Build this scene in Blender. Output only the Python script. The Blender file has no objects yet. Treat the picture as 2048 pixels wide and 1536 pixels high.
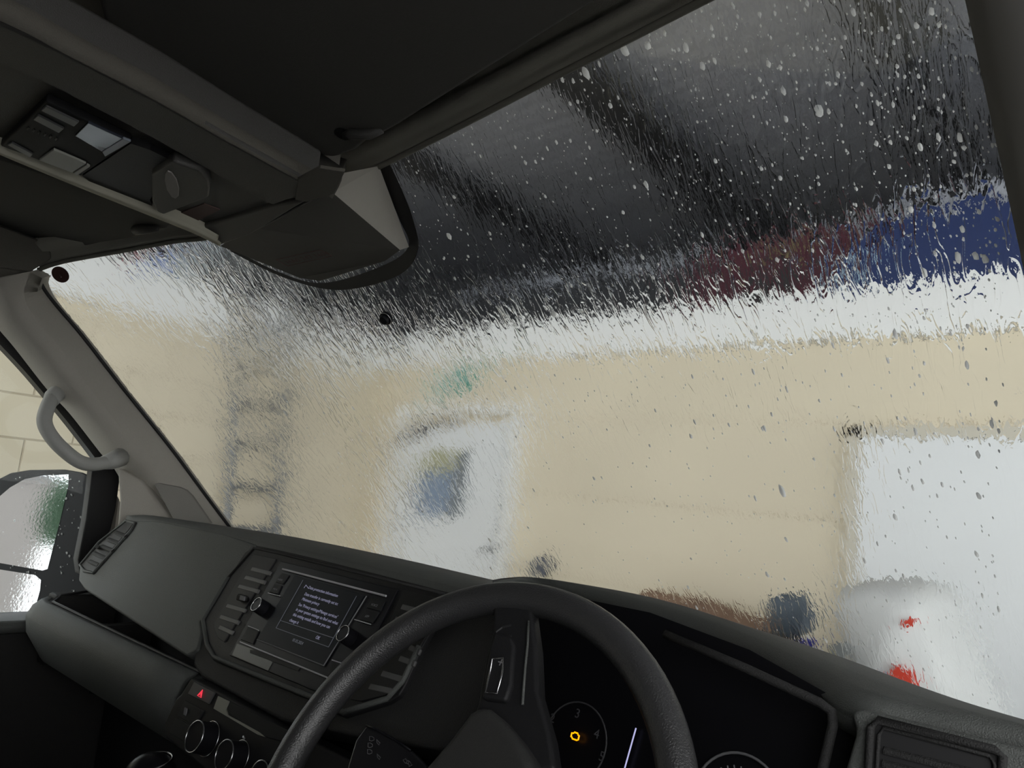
import bpy, bmesh, math, random
from mathutils import Vector, Matrix, Euler

# ------------------------------------------------------------------ camera, sky, exposure
ZO = 1.75                                   # eye height above the ground
CX = 0.85                                   # the phone is held near the right-hand door of the cab
F = 1500.0
def _n(v): return Vector(v).normalized()
_fw = _n((1306, -362, -F)); _rt = -_n((-1737, -52, -F)); _rt = (_rt - _fw*_rt.dot(_fw)).normalized(); _up = _rt.cross(_fw)
M = Matrix((_rt, _fw, _up))
CAM = Vector((CX, 0, 0))
scene = bpy.context.scene
cd = bpy.data.cameras.new('camera'); cam = bpy.data.objects.new('camera', cd)
scene.collection.objects.link(cam); scene.camera = cam
cd.sensor_width = 36; cd.lens = 36*F/2048; cd.clip_start = 0.02
cam.matrix_world = Matrix.Translation((CX, 0, ZO)) @ M.to_4x4()

scene.view_settings.view_transform = 'Standard'
scene.view_settings.look = 'None'
scene.view_settings.gamma = 1
scene.view_settings.use_curve_mapping = False
scene.view_settings.exposure = 0.0
scene.cycles.use_denoising = True
scene.cycles.max_bounces = 14
scene.cycles.transmission_bounces = 10
scene.cycles.transparent_max_bounces = 12

world = bpy.data.worlds.new('overcast_sky'); scene.world = world; world.use_nodes = True
wn = world.node_tree.nodes; wl = world.node_tree.links
bg = wn['Background']
tc = wn.new('ShaderNodeTexCoord'); nz = wn.new('ShaderNodeTexNoise'); nz.inputs['Scale'].default_value = 2.5
cr = wn.new('ShaderNodeValToRGB')
cr.color_ramp.elements[0].position = 0.3; cr.color_ramp.elements[0].color = (0.86, 0.88, 0.90, 1)
cr.color_ramp.elements[1].position = 0.7; cr.color_ramp.elements[1].color = (1.0, 0.985, 0.95, 1)
wl.new(tc.outputs['Generated'], nz.inputs['Vector']); wl.new(nz.outputs['Fac'], cr.inputs['Fac']); wl.new(cr.outputs['Color'], bg.inputs['Color'])
bg.inputs['Strength'].default_value = 4.9

# ------------------------------------------------------------------ helpers
def ray(px, py): return M @ Vector((px-1024, 768-py, -F))
def pl(px, py, p0, n):
    v = ray(px, py); n = Vector(n); t = n.dot(Vector(p0)-CAM)/n.dot(v); return CAM + v*t
def atx(px, py, x): return pl(px, py, (x,0,0), (1,0,0))
def aty(px, py, y): return pl(px, py, (0,y,0), (0,1,0))
def atz(px, py, z): return pl(px, py, (0,0,z), (0,0,1))
FN = _n((-0.054, -1, 0.55))                 # the way the fascia of the dashboard faces
FP0 = Vector((0, 0.64, -0.13))
def pf(px, py, off=0.0): return pl(px, py, FP0 + FN*off, FN)
PN = _n((0, -1, 0.30)); PP0 = Vector((-0.15, 0.546, -0.285))   # the climate panel
def pc(px, py, off=0.0): return pl(px, py, PP0 + PN*off, PN)
KN = _n((0, -1, 0.32)); KP0 = Vector((0.42, 0.64, -0.20))      # the instrument cluster
def pk(px, py, off=0.0): return pl(px, py, KP0 + KN*off, KN)

# the windscreen: bowed forward in the middle, raked back
def ws_y(x, z): return 0.628 + 1.05*(0.457 - z) - 0.30*(abs(x)/0.8)**2.8
def ws(px, py, off=0.0):
    v = ray(px, py); lo, hi = 0.0, 3.0/v.length
    for _ in range(50):
        t = (lo+hi)/2; p = CAM + v*t
        if p.y > ws_y(p.x, p.z) - off: hi = t
        else: lo = t
    return CAM + v*lo
def ws_n(x, z):
    e = 1e-3
    return _n(((ws_y(x-e, z)-ws_y(x+e, z))/(2*e), 1, 1.05))

MATS = {}
def mat(name, col, rough=0.6, metal=0.0, noise=0.0, nscale=40, bump=0.0, bscale=400, emit=None, spec=0.5, coat=0.0):
    if name in MATS: return MATS[name]
    m = bpy.data.materials.new(name); m.use_nodes = True
    nt = m.node_tree; b = nt.nodes['Principled BSDF']
    b.inputs['Base Color'].default_value = (*col, 1); b.inputs['Roughness'].default_value = rough
    b.inputs['Metallic'].default_value = metal; b.inputs['Specular IOR Level'].default_value = spec
    b.inputs['Coat Weight'].default_value = coat
    if emit: 
        b.inputs['Emission Color'].default_value = (*emit[0], 1); b.inputs['Emission Strength'].default_value = emit[1]
    t = nt.nodes.new('ShaderNodeTexCoord')
    if noise:
        n = nt.nodes.new('ShaderNodeTexNoise'); n.inputs['Scale'].default_value = nscale; n.inputs['Detail'].default_value = 5
        r = nt.nodes.new('ShaderNodeMix'); r.data_type = 'RGBA'
        r.inputs[6].default_value = (*[c*(1-noise) for c in col], 1); r.inputs[7].default_value = (*[min(1, c*(1+noise)) for c in col], 1)
        nt.links.new(t.outputs['Object'], n.inputs['Vector']); nt.links.new(n.outputs['Fac'], r.inputs[0]); nt.links.new(r.outputs[2], b.inputs['Base Color'])
    if bump:
        n = nt.nodes.new('ShaderNodeTexNoise'); n.inputs['Scale'].default_value = bscale; n.inputs['Detail'].default_value = 3
        u = nt.nodes.new('ShaderNodeBump'); u.inputs['Strength'].default_value = bump; u.inputs['Distance'].default_value = 0.001
        nt.links.new(t.outputs['Object'], n.inputs['Vector']); nt.links.new(n.outputs['Fac'], u.inputs['Height']); nt.links.new(u.outputs['Normal'], b.inputs['Normal'])
    MATS[name] = m; return m

dash_m = mat('grained_charcoal_plastic', (0.072, 0.077, 0.073), 0.62, noise=0.12, nscale=300, bump=0.9, bscale=900)
dashlow_m = mat('grained_dark_plastic', (0.022, 0.022, 0.022), 0.65, bump=0.8, bscale=900, spec=0.25)
black_m = mat('matt_black_plastic', (0.012, 0.012, 0.013), 0.55, bump=0.3, bscale=700, spec=0.25)
gloss_m = mat('gloss_black_plastic', (0.010, 0.010, 0.012), 0.35, spec=0.12)
chrome_m = mat('satin_chrome', (0.62, 0.62, 0.64), 0.25, 1.0)
leather_m = mat('wheel_leather', (0.028, 0.028, 0.029), 0.34, bump=0.7, bscale=700, spec=0.75)
liner_m = mat('headlining_fabric', (0.11, 0.103, 0.088), 0.95, noise=0.15, nscale=500, bump=0.8, bscale=1200)
visor_m = mat('visor_vinyl', (0.068, 0.065, 0.058), 0.9, noise=0.08, nscale=300, bump=0.4, bscale=900)
console_m = mat('overhead_plastic', (0.046, 0.044, 0.041), 0.6, bump=0.6, bscale=900)
pillar_m = mat('pillar_trim_plastic', (0.37, 0.35, 0.31), 0.8, noise=0.06, nscale=400, bump=0.6, bscale=900)
handle_m = mat('handle_plastic', (0.33, 0.33, 0.31), 0.6, bump=0.3, bscale=700)
seal_m = mat('rubber_seal', (0.010, 0.010, 0.011), 0.6)
body_m = mat('mirror_black_plastic', (0.006, 0.007, 0.009), 0.4, spec=0.15)
text_m = mat('screen_text_glow', (0.1, 0.1, 0.12), 0.5, emit=((0.42, 0.42, 0.62), 0.34))
line_m = mat('screen_line_glow', (0.05, 0.05, 0.06), 0.5, emit=((0.35, 0.38, 0.45), 0.16))
screen_m = mat('lit_screen', (0.010, 0.011, 0.013), 0.4, spec=0.08, emit=((0.5, 0.6, 0.75), 0.002))
red_glow = mat('red_warning_glow', (0.5, 0.02, 0.03), 0.5, emit=((1.0, 0.05, 0.09), 0.9))
amber_glow = mat('amber_warning_glow', (0.5, 0.2, 0.0), 0.5, emit=((1.0, 0.36, 0.0), 1.6))
needle_glow = mat('gauge_line_glow', (0.3, 0.3, 0.4), 0.5, emit=((0.5, 0.5, 0.85), 0.75))
dim_print = mat('grey_print', (0.16, 0.16, 0.17), 0.6)
red_print = mat('reddish_print', (0.11, 0.065, 0.06), 0.7)

def origin_of(vs):
    a = [min(v[i] for v in vs) for i in range(3)]; b = [max(v[i] for v in vs) for i in range(3)]
    return Vector(((a[0]+b[0])/2, (a[1]+b[1])/2, a[2]))
WP = {}
def link(name, me_or_bm, m, parent=None, loc=None, smooth=False, bevel=0.0, label=None, seg=2):
    bm = me_or_bm
    bmesh.ops.recalc_face_normals(bm, faces=bm.faces)
    o0 = origin_of([v.co for v in bm.verts]) if loc is None else Vector(loc)
    bmesh.ops.translate(bm, verts=bm.verts, vec=-o0)
    me = bpy.data.meshes.new(name); bm.to_mesh(me); bm.free()
    if smooth:
        for p in me.polygons: p.use_smooth = True
    me.materials.append(m)
    o = bpy.data.objects.new(name, me); scene.collection.objects.link(o)
    w = o0 + Vector((0, 0, ZO)); WP[o.name] = w
    o.location = w
    if parent: o.parent = parent; o.location = w - WP[parent.name]
    if bevel:
        b = o.modifiers.new('bevel', 'BEVEL'); b.width = bevel; b.segments = seg; b.limit_method = 'ANGLE'; b.angle_limit = math.radians(25)
        b.harden_normals = False
        if smooth is False:
            for p in me.polygons: p.use_smooth = True
            w2 = o.modifiers.new('wn', 'WEIGHTED_NORMAL')
    if label: o['label'] = label
    return o
def tag(o, label, cat, group=None, kind=None):
    o['label'] = label; o['category'] = cat
    if group: o['group'] = group
    if kind: o['kind'] = kind
    return o
def struct(o, label=None):
    o['kind'] = 'structure'
    if label: o['label'] = label
    return o
def thing(name, loc, label, cat, group=None):
    o = bpy.data.objects.new(name, None); scene.collection.objects.link(o)
    w = Vector(loc) + Vector((0, 0, ZO)); o.location = w; WP[o.name] = w; o.empty_display_size = 0.05
    return tag(o, label, cat, group)

def prism(pts, vec, bm=None):
    bm = bm or bmesh.new(); vec = Vector(vec)
    a = [bm.verts.new(p) for p in pts]; b = [bm.verts.new(Vector(p)+vec) for p in pts]
    n = len(pts)
    bm.faces.new(a); bm.faces.new(b[::-1])
    for i in range(n): bm.faces.new((a[i], a[(i+1) % n], b[(i+1) % n], b[i]))
    return bm
def box(c, s, bm=None, rot=None):
    bm = bm or bmesh.new()
    r = bmesh.ops.create_cube(bm, size=1)
    mt = Matrix.Translation(c) @ (rot.to_4x4() if rot else Matrix.Identity(4)) @ Matrix.Diagonal((*s, 1))
    bmesh.ops.transform(bm, matrix=mt, verts=r['verts']); return bm
def box2(a, b, bm=None):
    a = Vector(a); b = Vector(b); return box((a+b)/2, [abs(b[i]-a[i]) for i in range(3)], bm)
def grid(rows, bm=None, thick=None, closed=False):
    """skin over rows of points; thick = vector that gives the sheet its depth"""
    bm = bm or bmesh.new()
    V = [[bm.verts.new(p) for p in r] for r in rows]
    fs = []
    for i in range(len(V)-1):
        m = len(V[i])
        for j in range(m if closed else m-1):
            fs.append(bm.faces.new((V[i][j], V[i][(j+1) % m], V[i+1][(j+1) % m], V[i+1][j])))
    if thick:
        t = Vector(thick); U = [[bm.verts.new(v.co+t) for v in r] for r in V]
        for i in range(len(U)-1):
            for j in range(len(U[i])-1): bm.faces.new((U[i+1][j], U[i+1][j+1], U[i][j+1], U[i][j]))
        for i in range(len(V)-1):
            bm.faces.new((V[i][0], V[i+1][0], U[i+1][0], U[i][0])); bm.faces.new((V[i+1][-1], V[i][-1], U[i][-1], U[i+1][-1]))
        for j in range(len(V[0])-1):
            bm.faces.new((V[0][j+1], V[0][j], U[0][j], U[0][j+1])); bm.faces.new((V[-1][j], V[-1][j+1], U[-1][j+1], U[-1][j]))
    elif closed:
        bm.faces.new(V[0][::-1]); bm.faces.new(V[-1])
    return bm
def spline(pts, k=6):
    pts = [Vector(p) for p in pts]; out = []
    for i in range(len(pts)-1):
        p0 = pts[max(i-1, 0)]; p1 = pts[i]; p2 = pts[i+1]; p3 = pts[min(i+2, len(pts)-1)]
        for j in range(k):
            t = j/k
            out.append(0.5*((2*p1)+(p2-p0)*t+(2*p0-5*p1+4*p2-p3)*t*t+(3*p1-p0-3*p2+p3)*t**3))
    out.append(pts[-1]); return out
def tube(path, r, bm=None, n=12, closed=False, flat=1.0):
    bm = bm or bmesh.new(); path = [Vector(p) for p in path]; L = len(path)
    rr = r if isinstance(r, (list, tuple)) else [r]*L
    rings = []; ref = None
    for i, p in enumerate(path):
        a = path[(i-1) % L] if (closed or i > 0) else p; b = path[(i+1) % L] if (closed or i < L-1) else p
        t = (b-a).normalized()
        if ref is None: ref = t.orthogonal().normalized()
        ref = (ref - t*ref.dot(t)).normalized(); s = t.cross(ref)
        rings.append([bm.verts.new(p + (ref*math.cos(2*math.pi*k/n)+s*math.sin(2*math.pi*k/n)*flat)*rr[i]) for k in range(n)])
    for i in range(L if closed else L-1):
        A = rings[i]; B = rings[(i+1) % L]
        for k in range(n): bm.faces.new((A[k], A[(k+1) % n], B[(k+1) % n], B[k]))
    if not closed: bm.faces.new(rings[0][::-1]); bm.faces.new(rings[-1])
    return bm
def disc(c, nrm, r, depth, n=28, bm=None, r2=None):
    """cylinder from c along nrm"""
    nrm = _n(nrm); u = nrm.orthogonal().normalized(); v = nrm.cross(u); c = Vector(c); bm = bm or bmesh.new()
    r2 = r if r2 is None else r2
    A = [c+(u*math.cos(2*math.pi*i/n)+v*math.sin(2*math.pi*i/n))*r for i in range(n)]
    B = [c+nrm*depth+(u*math.cos(2*math.pi*i/n)+v*math.sin(2*math.pi*i/n))*r2 for i in range(n)]
    a = [bm.verts.new(p) for p in A]; b = [bm.verts.new(p) for p in B]
    bm.faces.new(a[::-1]); bm.faces.new(b)
    for i in range(n): bm.faces.new((a[i], a[(i+1) % n], b[(i+1) % n], b[i]))
    return bm
def ring(c, nrm, r, rt, n=40, bm=None):
    nrm = _n(nrm); u = nrm.orthogonal().normalized(); v = nrm.cross(u); c = Vector(c)
    return tube([c+(u*math.cos(2*math.pi*i/n)+v*math.sin(2*math.pi*i/n))*r for i in range(n)], rt, bm, 8, True)
def text(name, s, p, xdir, nrm, size, m, parent, align='LEFT', sx=1.0):
    cu = bpy.data.curves.new(name, 'FONT'); cu.body = s; cu.size = size; cu.extrude = 0.00012; cu.align_x = align; cu.resolution_u = 2
    cu.materials.append(m)
    o = bpy.data.objects.new(name, cu); scene.collection.objects.link(o)
    nrm = _n(nrm); x = Vector(xdir); x = (x-nrm*x.dot(nrm)).normalized(); y = nrm.cross(x)
    R = Matrix((x*sx, y, nrm)).transposed().to_4x4()
    w = Vector(p)+Vector((0, 0, ZO)); R.translation = w - WP[parent.name]
    me = bpy.data.meshes.new_from_object(o); me.name = name
    bpy.data.objects.remove(o); o = bpy.data.objects.new(name, me); scene.collection.objects.link(o)
    if not me.materials: me.materials.append(m)
    o.parent = parent; o.matrix_basis = R; WP[o.name] = w
    return o
XR = Vector((1, 0, 0))

# ================================================================== OUTSIDE: building and canopy
D = 3.6; XL = CX - 4.435; YB = 5.2; ZC = 2.2
def wallmat(name, bw, bh, col, mort):
    m = mat(name, col, 0.8, noise=0.07, nscale=1.3)
    nt = m.node_tree; b = nt.nodes['Principled BSDF']
    t = nt.nodes.new('ShaderNodeTexCoord'); sp = nt.nodes.new('ShaderNodeSeparateXYZ'); ad = nt.nodes.new('ShaderNodeMath'); cb = nt.nodes.new('ShaderNodeCombineXYZ')
    nt.links.new(t.outputs['Object'], sp.inputs[0]); nt.links.new(sp.outputs['X'], ad.inputs[0]); nt.links.new(sp.outputs['Y'], ad.inputs[1])
    nt.links.new(ad.outputs[0], cb.inputs['X']); nt.links.new(sp.outputs['Z'], cb.inputs['Y'])
    br = nt.nodes.new('ShaderNodeTexBrick'); br.inputs['Scale'].default_value = 1; br.inputs['Brick Width'].default_value = bw; br.inputs['Row Height'].default_value = bh
    br.inputs['Mortar Size'].default_value = 0.006; br.inputs['Mortar Smooth'].default_value = 0.5
    br.inputs['Color1'].default_value = (*col, 1); br.inputs['Color2'].default_value = (*[c*0.97 for c in col], 1); br.inputs['Mortar'].default_value = (*mort, 1)
    nt.links.new(cb.outputs[0], br.inputs['Vector'])
    mx = nt.nodes.new('ShaderNodeMix'); mx.data_type = 'RGBA'; mx.blend_type = 'MULTIPLY'; mx.inputs[0].default_value = 1
    nn = nt.nodes.new('ShaderNodeTexNoise'); nn.inputs['Scale'].default_value = 1.6; nn.inputs['Detail'].default_value = 6
    rp = nt.nodes.new('ShaderNodeMapRange'); rp.inputs[3].default_value = 0.88; rp.inputs[4].default_value = 1.08
    nt.links.new(t.outputs['Object'], nn.inputs['Vector']); nt.links.new(nn.outputs['Fac'], rp.inputs[0])
    nt.links.new(br.outputs['Color'], mx.inputs[6]); nt.links.new(rp.outputs[0], mx.inputs[7]); nt.links.new(mx.outputs[2], b.inputs['Base Color'])
    bu = nt.nodes.new('ShaderNodeBump'); bu.inputs['Strength'].default_value = 0.5; bu.inputs['Distance'].default_value = 0.01; bu.invert = True
    nt.links.new(br.outputs['Fac'], bu.inputs['Height']); nt.links.new(bu.outputs['Normal'], b.inputs['Normal'])
    return m
beige = wallmat('painted_blockwork', 0.45, 0.225, (0.655, 0.59, 0.46), (0.46, 0.40, 0.30))
beige2 = wallmat('painted_render_wall', 6.0, 0.45, (0.655, 0.59, 0.46), (0.55, 0.48, 0.36))
white_m = mat('white_painted_board', (0.74, 0.75, 0.75), 0.5, noise=0.04, nscale=3)
wdoor_m = mat('white_door_paint', (0.66, 0.68, 0.70), 0.5, noise=0.04, nscale=3)
canopy_m = mat('dark_canopy_sheet', (0.050, 0.053, 0.062), 0.55)
nt = canopy_m.node_tree; b = nt.nodes['Principled BSDF']; t = nt.nodes.new('ShaderNodeTexCoord'); mp = nt.nodes.new('ShaderNodeMapping'); mp.inputs['Scale'].default_value = (0.3, 6, 1)
n_ = nt.nodes.new('ShaderNodeTexNoise'); n_.inputs['Scale'].default_value = 1.5; n_.inputs['Detail'].default_value = 6
r_ = nt.nodes.new('ShaderNodeValToRGB'); r_.color_ramp.elements[0].color = (0.19, 0.193, 0.215, 1); r_.color_ramp.elements[1].color = (0.38, 0.385, 0.42, 1)
nt.links.new(t.outputs['Object'], mp.inputs[0]); nt.links.new(mp.outputs[0], n_.inputs['Vector']); nt.links.new(n_.outputs['Fac'], r_.inputs['Fac']); nt.links.new(r_.outputs['Color'], b.inputs['Base Color'])
beam_m = mat('dark_steel', (0.018, 0.018, 0.020), 0.6)
roofdark_m = mat('dark_roof_felt', (0.06, 0.062, 0.07), 0.8)
ground_m = mat('wet_concrete', (0.34, 0.34, 0.34), 0.35, noise=0.3, nscale=2)
grey_steel = mat('galvanised_steel', (0.19, 0.195, 0.20), 0.5, 0.3)
rail_m = mat('pale_gutter', (0.42, 0.44, 0.50), 0.5)

GZ = -ZO
zt = 1.13; zb = 0.885
struct(link('floor', box2((-30, -30, GZ-0.2), (30, 12, GZ)), ground_m))
struct(link('wall_front', box2((XL-0.2, D, GZ), (6, D+0.2, zt-0.05)), beige2))
struct(link('wall_left', box2((XL-0.2, -2.6, GZ), (XL, D, zt-0.05)), beige))
struct(link('trim_1', box2((XL, D-0.06, zb), (6, D+0.25, zt)), white_m, bevel=0.01), 'white fascia board along the front wall')
struct(link('trim_2', box2((XL-0.25, -2.6, zb-0.06), (XL+0.06, D-0.06, zt)), white_m, bevel=0.01), 'white fascia board along the left wall')
struct(link('wall_back', box2((-9, YB, zt-0.3), (7, YB+0.15, ZC)), roofdark_m))
struct(link('trim_3', box2((-9, D+0.25, zt-0.35), (7, YB, zt-0.1)), roofdark_m), 'dark flat roof behind the fascia')
struct(link('trim_30', box2((-9, -2.6, zt-0.35), (XL-0.25, D+0.25, zt-0.1)), roofdark_m), 'dark flat roof behind the left fascia')
# corrugated canopy
rows = []
ys = [-1.6 + i*0.05 for i in range(int((YB+1.6)/0.05)+1)]
bm = grid([[(-9, y, ZC + 0.003*(i % 2)) for i, y in enumerate(ys)], [(7, y, ZC + 0.003*(i % 2)) for i, y in enumerate(ys)]], thick=(0, 0, 0.05))
struct(link('ceiling', bm, canopy_m), 'dark corrugated canopy over the yard')
k = 4
for (a, b2) in (((1095, 165), (1205, 145)), ((1725, 0), (1800, 0)), ((800, 340), (850, 335)), ):
    p = atz(*a, ZC-0.14); q = atz(*b2, ZC-0.14)
    xa, xb = sorted((p.x, q.x)); xb = max(xb, xa+0.14)
    bm = box2((xa, -1.5, ZC-0.14), (xb, YB-0.02, ZC-0.125)); box2(((xa+xb)/2-0.008, -1.5, ZC-0.13), ((xa+xb)/2+0.008, YB-0.02, ZC-0.012), bm)
    struct(link('trim_%d' % k, bm, beam_m), 'dark steel beam under the canopy'); k += 1
# pale gutter rails under the canopy
p = aty(935, 582, YB-0.12); q = aty(1375, 562, YB-0.12)
struct(link('trim_%d' % k, box2((p.x, YB-0.14, p.z-0.05), (q.x+1.0, YB-0.04, p.z+0.03)), rail_m, bevel=0.008), 'pale rail under the canopy above the fascia'); k += 1
p = aty(1690, 455, 4.9); q = aty(2015, 375, 4.9)
bm = tube([p, q + (q-p)*0.5], 0.07, n=10)
rail = link('rail_tube', bm, rail_m, smooth=True); tag(rail, 'pale tube running above the blue tarpaulin', 'pipe')
# banners standing on the flat roof
def sheet(name, px, y, m, label, cat, th=0.05):
    P = [aty(a, b_, y) for a, b_ in px]
    for p, q in zip(P, px):
        if q[1] >= 575: p.z = zt-0.1
    bm = prism(P, (0, th, 0)); o = link(name, bm, m, bevel=0.008); return tag(o, label, cat)
maroon_m = mat('maroon_tarpaulin', (0.065, 0.010, 0.022), 0.7, noise=0.15, nscale=6)
blue_m = mat('blue_tarpaulin', (0.008, 0.025, 0.115), 0.6, noise=0.2, nscale=5)
o = sheet('tarpaulin', [(1350, 640), (1385, 580), (1420, 500), (1520, 478), (1640, 455), (1735, 448), (1730, 520), (1675, 640)], 4.2, maroon_m, 'maroon tarpaulin standing on the flat roof', 'tarpaulin')
o = sheet('tarpaulin', [(1690, 640), (1715, 520), (1745, 490), (1790, 445), (1880, 418), (2010, 392), (2130, 372), (2190, 620)], 4.1, blue_m, 'blue tarpaulin standing on the flat roof, behind the windscreen\'s right end', 'tarpaulin')
o = sheet('cloth_patch', [(1548, 500), (1560, 480), (1610, 478), (1605, 500), (1575, 520)], 4.17, mat('olive_cloth', (0.16, 0.14, 0.07), 0.8), 'small olive cloth hung over the maroon tarpaulin', 'cloth', 0.02)
o = sheet('netting', [(1505, 570), (1530, 520), (1572, 515), (1590, 560), (1560, 640), (1500, 640)], 4.16, beam_m, 'black netting bundle in front of the maroon tarpaulin', 'netting', 0.03)
o = sheet('plastic_bag', [(1665, 580), (1700, 500), (1745, 490), (1725, 530), (1690, 610)], 4.06, mat('pale_blue_plastic', (0.30, 0.42, 0.52), 0.5), 'pale blue plastic bag between the two tarpaulins', 'bag', 0.03)
# far left, above the left fascia
def sheetx(name, px, x, m, label, cat, th=0.05):
    P = [atx(a, b_, x) for a, b_ in px]; z_ = zt-0.1
    P[2].z = z_; P[3].z = z_; bm = prism(P, (-th, 0, 0)); o = link(name, bm, m, bevel=0.008); return tag(o, label, cat)
sheetx('sign_panel', [(245, 505), (300, 508), (318, 535), (262, 540)], XL-0.5, mat('red_panel', (0.42, 0.10, 0.13), 0.6), 'small red panel above the left fascia board', 'panel')
sheetx('sign_panel', [(298, 508), (352, 508), (362, 545), (300, 548)], XL-0.45, mat('blue_panel', (0.20, 0.28, 0.58), 0.6), 'small blue panel above the left fascia, beside the red one', 'panel')
sheetx('sign_panel', [(350, 470), (442, 470), (440, 515), (385, 522)], XL-0.4, mat('grey_panel', (0.32, 0.36, 0.38), 0.6), 'pale grey panel above the left fascia', 'panel')
struct(link('wall_right', box2((XL-3.0, -2.6, zt-0.4), (XL-2.9, YB, ZC)), roofdark_m), 'dark back of the canopy on the left')

# lattice ladder in front of the left wall
t = thing('lattice_ladder', (XL+0.12, 2.55, GZ), 'grey steel ladder-like lattice standing against the beige left wall', 'ladder')
XD = XL+0.12
def dX(px, py): return atx(px, py, XD)
for a, b_ in (((482, 640), (455, 1060)), ((582, 640), (553, 1060))):
    p = dX(*a); q = dX(*b_); s = (q-p)/(q.z-p.z); lo = q + s*(GZ-q.z); hi = p + s*(ZC-0.13-p.z)
    link('rail', tube([lo, hi], 0.028, n=8), grey_steel, t)
for (a, b_) in (((475, 658), (582, 664)), ((477, 733), (575, 741)), ((470, 805), (572, 815)), ((466, 885), (567, 893)), ((462, 970), (560, 978)), ((458, 1055), (552, 1062))):
    p = dX(*a); q = dX(*b_); link('rung', tube([p, q], 0.022, n=8), grey_steel, t)

# door 1 with its frame, window, closer
def fy(px, py, y=D): return aty(px, py, y)
dr = link('door_1', prism([(fy(828, 845).x, D-0.05, fy(828, 845).z), (fy(1026, 845).x, D-0.05, fy(828, 845).z), (fy(1026, 845).x, D-0.05, GZ+0.15), (fy(828, 845).x, D-0.05, GZ+0.15)], (0, 0.06, 0)), wdoor_m, bevel=0.006); struct(dr, 'white door with a small window')
xl, xr, ztop = fy(820, 830).x, fy(1037, 830).x, fy(820, 828).z
bm = box2((xl-0.06, D-0.07, GZ), (xl, D, ztop)); box2((xr, D-0.07, GZ), (xr+0.06, D, ztop), bm); box2((xl-0.06, D-0.07, ztop), (xr+0.06, D, ztop+0.06), bm)
link('door_frame', bm, white_m, dr)
wl_, wr_ = fy(862, 905).x, fy(950, 905).x; wt, wb = fy(905, 903).z, fy(905, 1032).z
bm = box2((wl_, D-0.062, wb), (wr_, D-0.052, wt)); link('pane', bm, mat('dark_pane', (0.20, 0.22, 0.24), 0.15), dr)
bm = box2((wl_, D-0.066, wt-0.3*(wt-wb)), (wr_-0.08, D-0.0625, wt)); link('window_patch', bm, mat('olive_film', (0.36, 0.36, 0.24), 0.4), dr, label='pale olive patch')  # pale olive sheet over the upper part of the pane
bm = box2((wl_+0.05, D-0.066, wb), (wr_-0.13, D-0.0625, wt-0.33*(wt-wb))); link('window_notice', bm, mat('blue_notice', (0.20, 0.26, 0.36), 0.4), dr, label='blue-grey notice')
c1 = fy(860, 862); link('door_closer', box2((c1.x-0.1, D-0.12, c1.z-0.035), (c1.x+0.08, D-0.05, c1.z+0.03)), mat('dark_grey_metal', (0.07, 0.07, 0.08), 0.5), dr, bevel=0.006)
link('closer_arm', tube([c1+Vector((0.05, -0.10, 0.03)), c1+Vector((0.25, -0.16, 0.04)), c1+Vector((0.42, -0.03, 0.05))], 0.008, n=6), grey_steel, dr)
hp = fy(1012, 1100); link('door_handle', tube([hp+Vector((0, -0.05, 0)), hp+Vector((0, -0.1, 0)), hp+Vector((-0.12, -0.1, 0))], 0.009, n=8), grey_steel, dr)
# exit sign
sg = thing('exit_sign', fy(915, 785, D-0.02), 'green and white exit sign on the wall above the white door', 'sign')
a = fy(878, 735, D-0.02); b_ = fy(947, 785, D-0.02)
link('sign_board', box2((a.x, D-0.02, b_.z), (b_.x, D, a.z)), mat('pale_sign', (0.52, 0.62, 0.58), 0.5), sg, bevel=0.003)
gm = mat('sign_green', (0.01, 0.22, 0.17), 0.5)
xm = fy(912, 760, D).x
link('symbol_field', box2((xm, D-0.026, b_.z+0.01), (b_.x-0.01, D-0.0205, a.z-0.01)), gm, sg, label='green field')
cx_ = (xm+b_.x)/2; cz_ = (a.z+b_.z)/2
wm = mat('sign_white', (0.75, 0.78, 0.76), 0.5)
bm = disc((cx_-0.012, D-0.027, cz_+0.05), (0, -1, 0), 0.014, 0.004, 14)
for q in ([(cx_-0.015, cz_+0.035), (cx_-0.0, cz_-0.01)], [(cx_-0.0, cz_-0.01), (cx_+0.03, cz_-0.03)], [(cx_, cz_-0.01), (cx_-0.03, cz_-0.055)], [(cx_-0.013, cz_+0.025), (cx_+0.025, cz_+0.01)], [(cx_-0.013, cz_+0.025), (cx_-0.045, cz_+0.01)]):
    tube([(q[0][0], D-0.029, q[0][1]), (q[1][0], D-0.029, q[1][1])], 0.007, bm, 6)
link('running_figure', bm, wm, sg)
bm = box2((a.x+0.02, D-0.024, cz_-0.008), (xm-0.04, D-0.0205, cz_+0.008)); tube([(a.x+0.05, D-0.022, cz_+0.03), (a.x+0.02, D-0.022, cz_), (a.x+0.05, D-0.022, cz_-0.03)], 0.006, bm, 6)
link('arrow', bm, gm, sg)
# door 2
a = fy(1730, 875)
d2 = link('door_2', box2((a.x, D-0.05, GZ+0.02), (4.6, D, a.z)), wdoor_m, bevel=0.005); struct(d2, 'wide white door at the right')
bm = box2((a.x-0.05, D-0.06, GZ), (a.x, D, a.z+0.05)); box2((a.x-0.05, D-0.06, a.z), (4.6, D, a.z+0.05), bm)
link('door_frame', bm, mat('warm_grey_frame', (0.5, 0.47, 0.40), 0.6), d2)  # frame in a warmer, darker grey than the door
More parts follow.
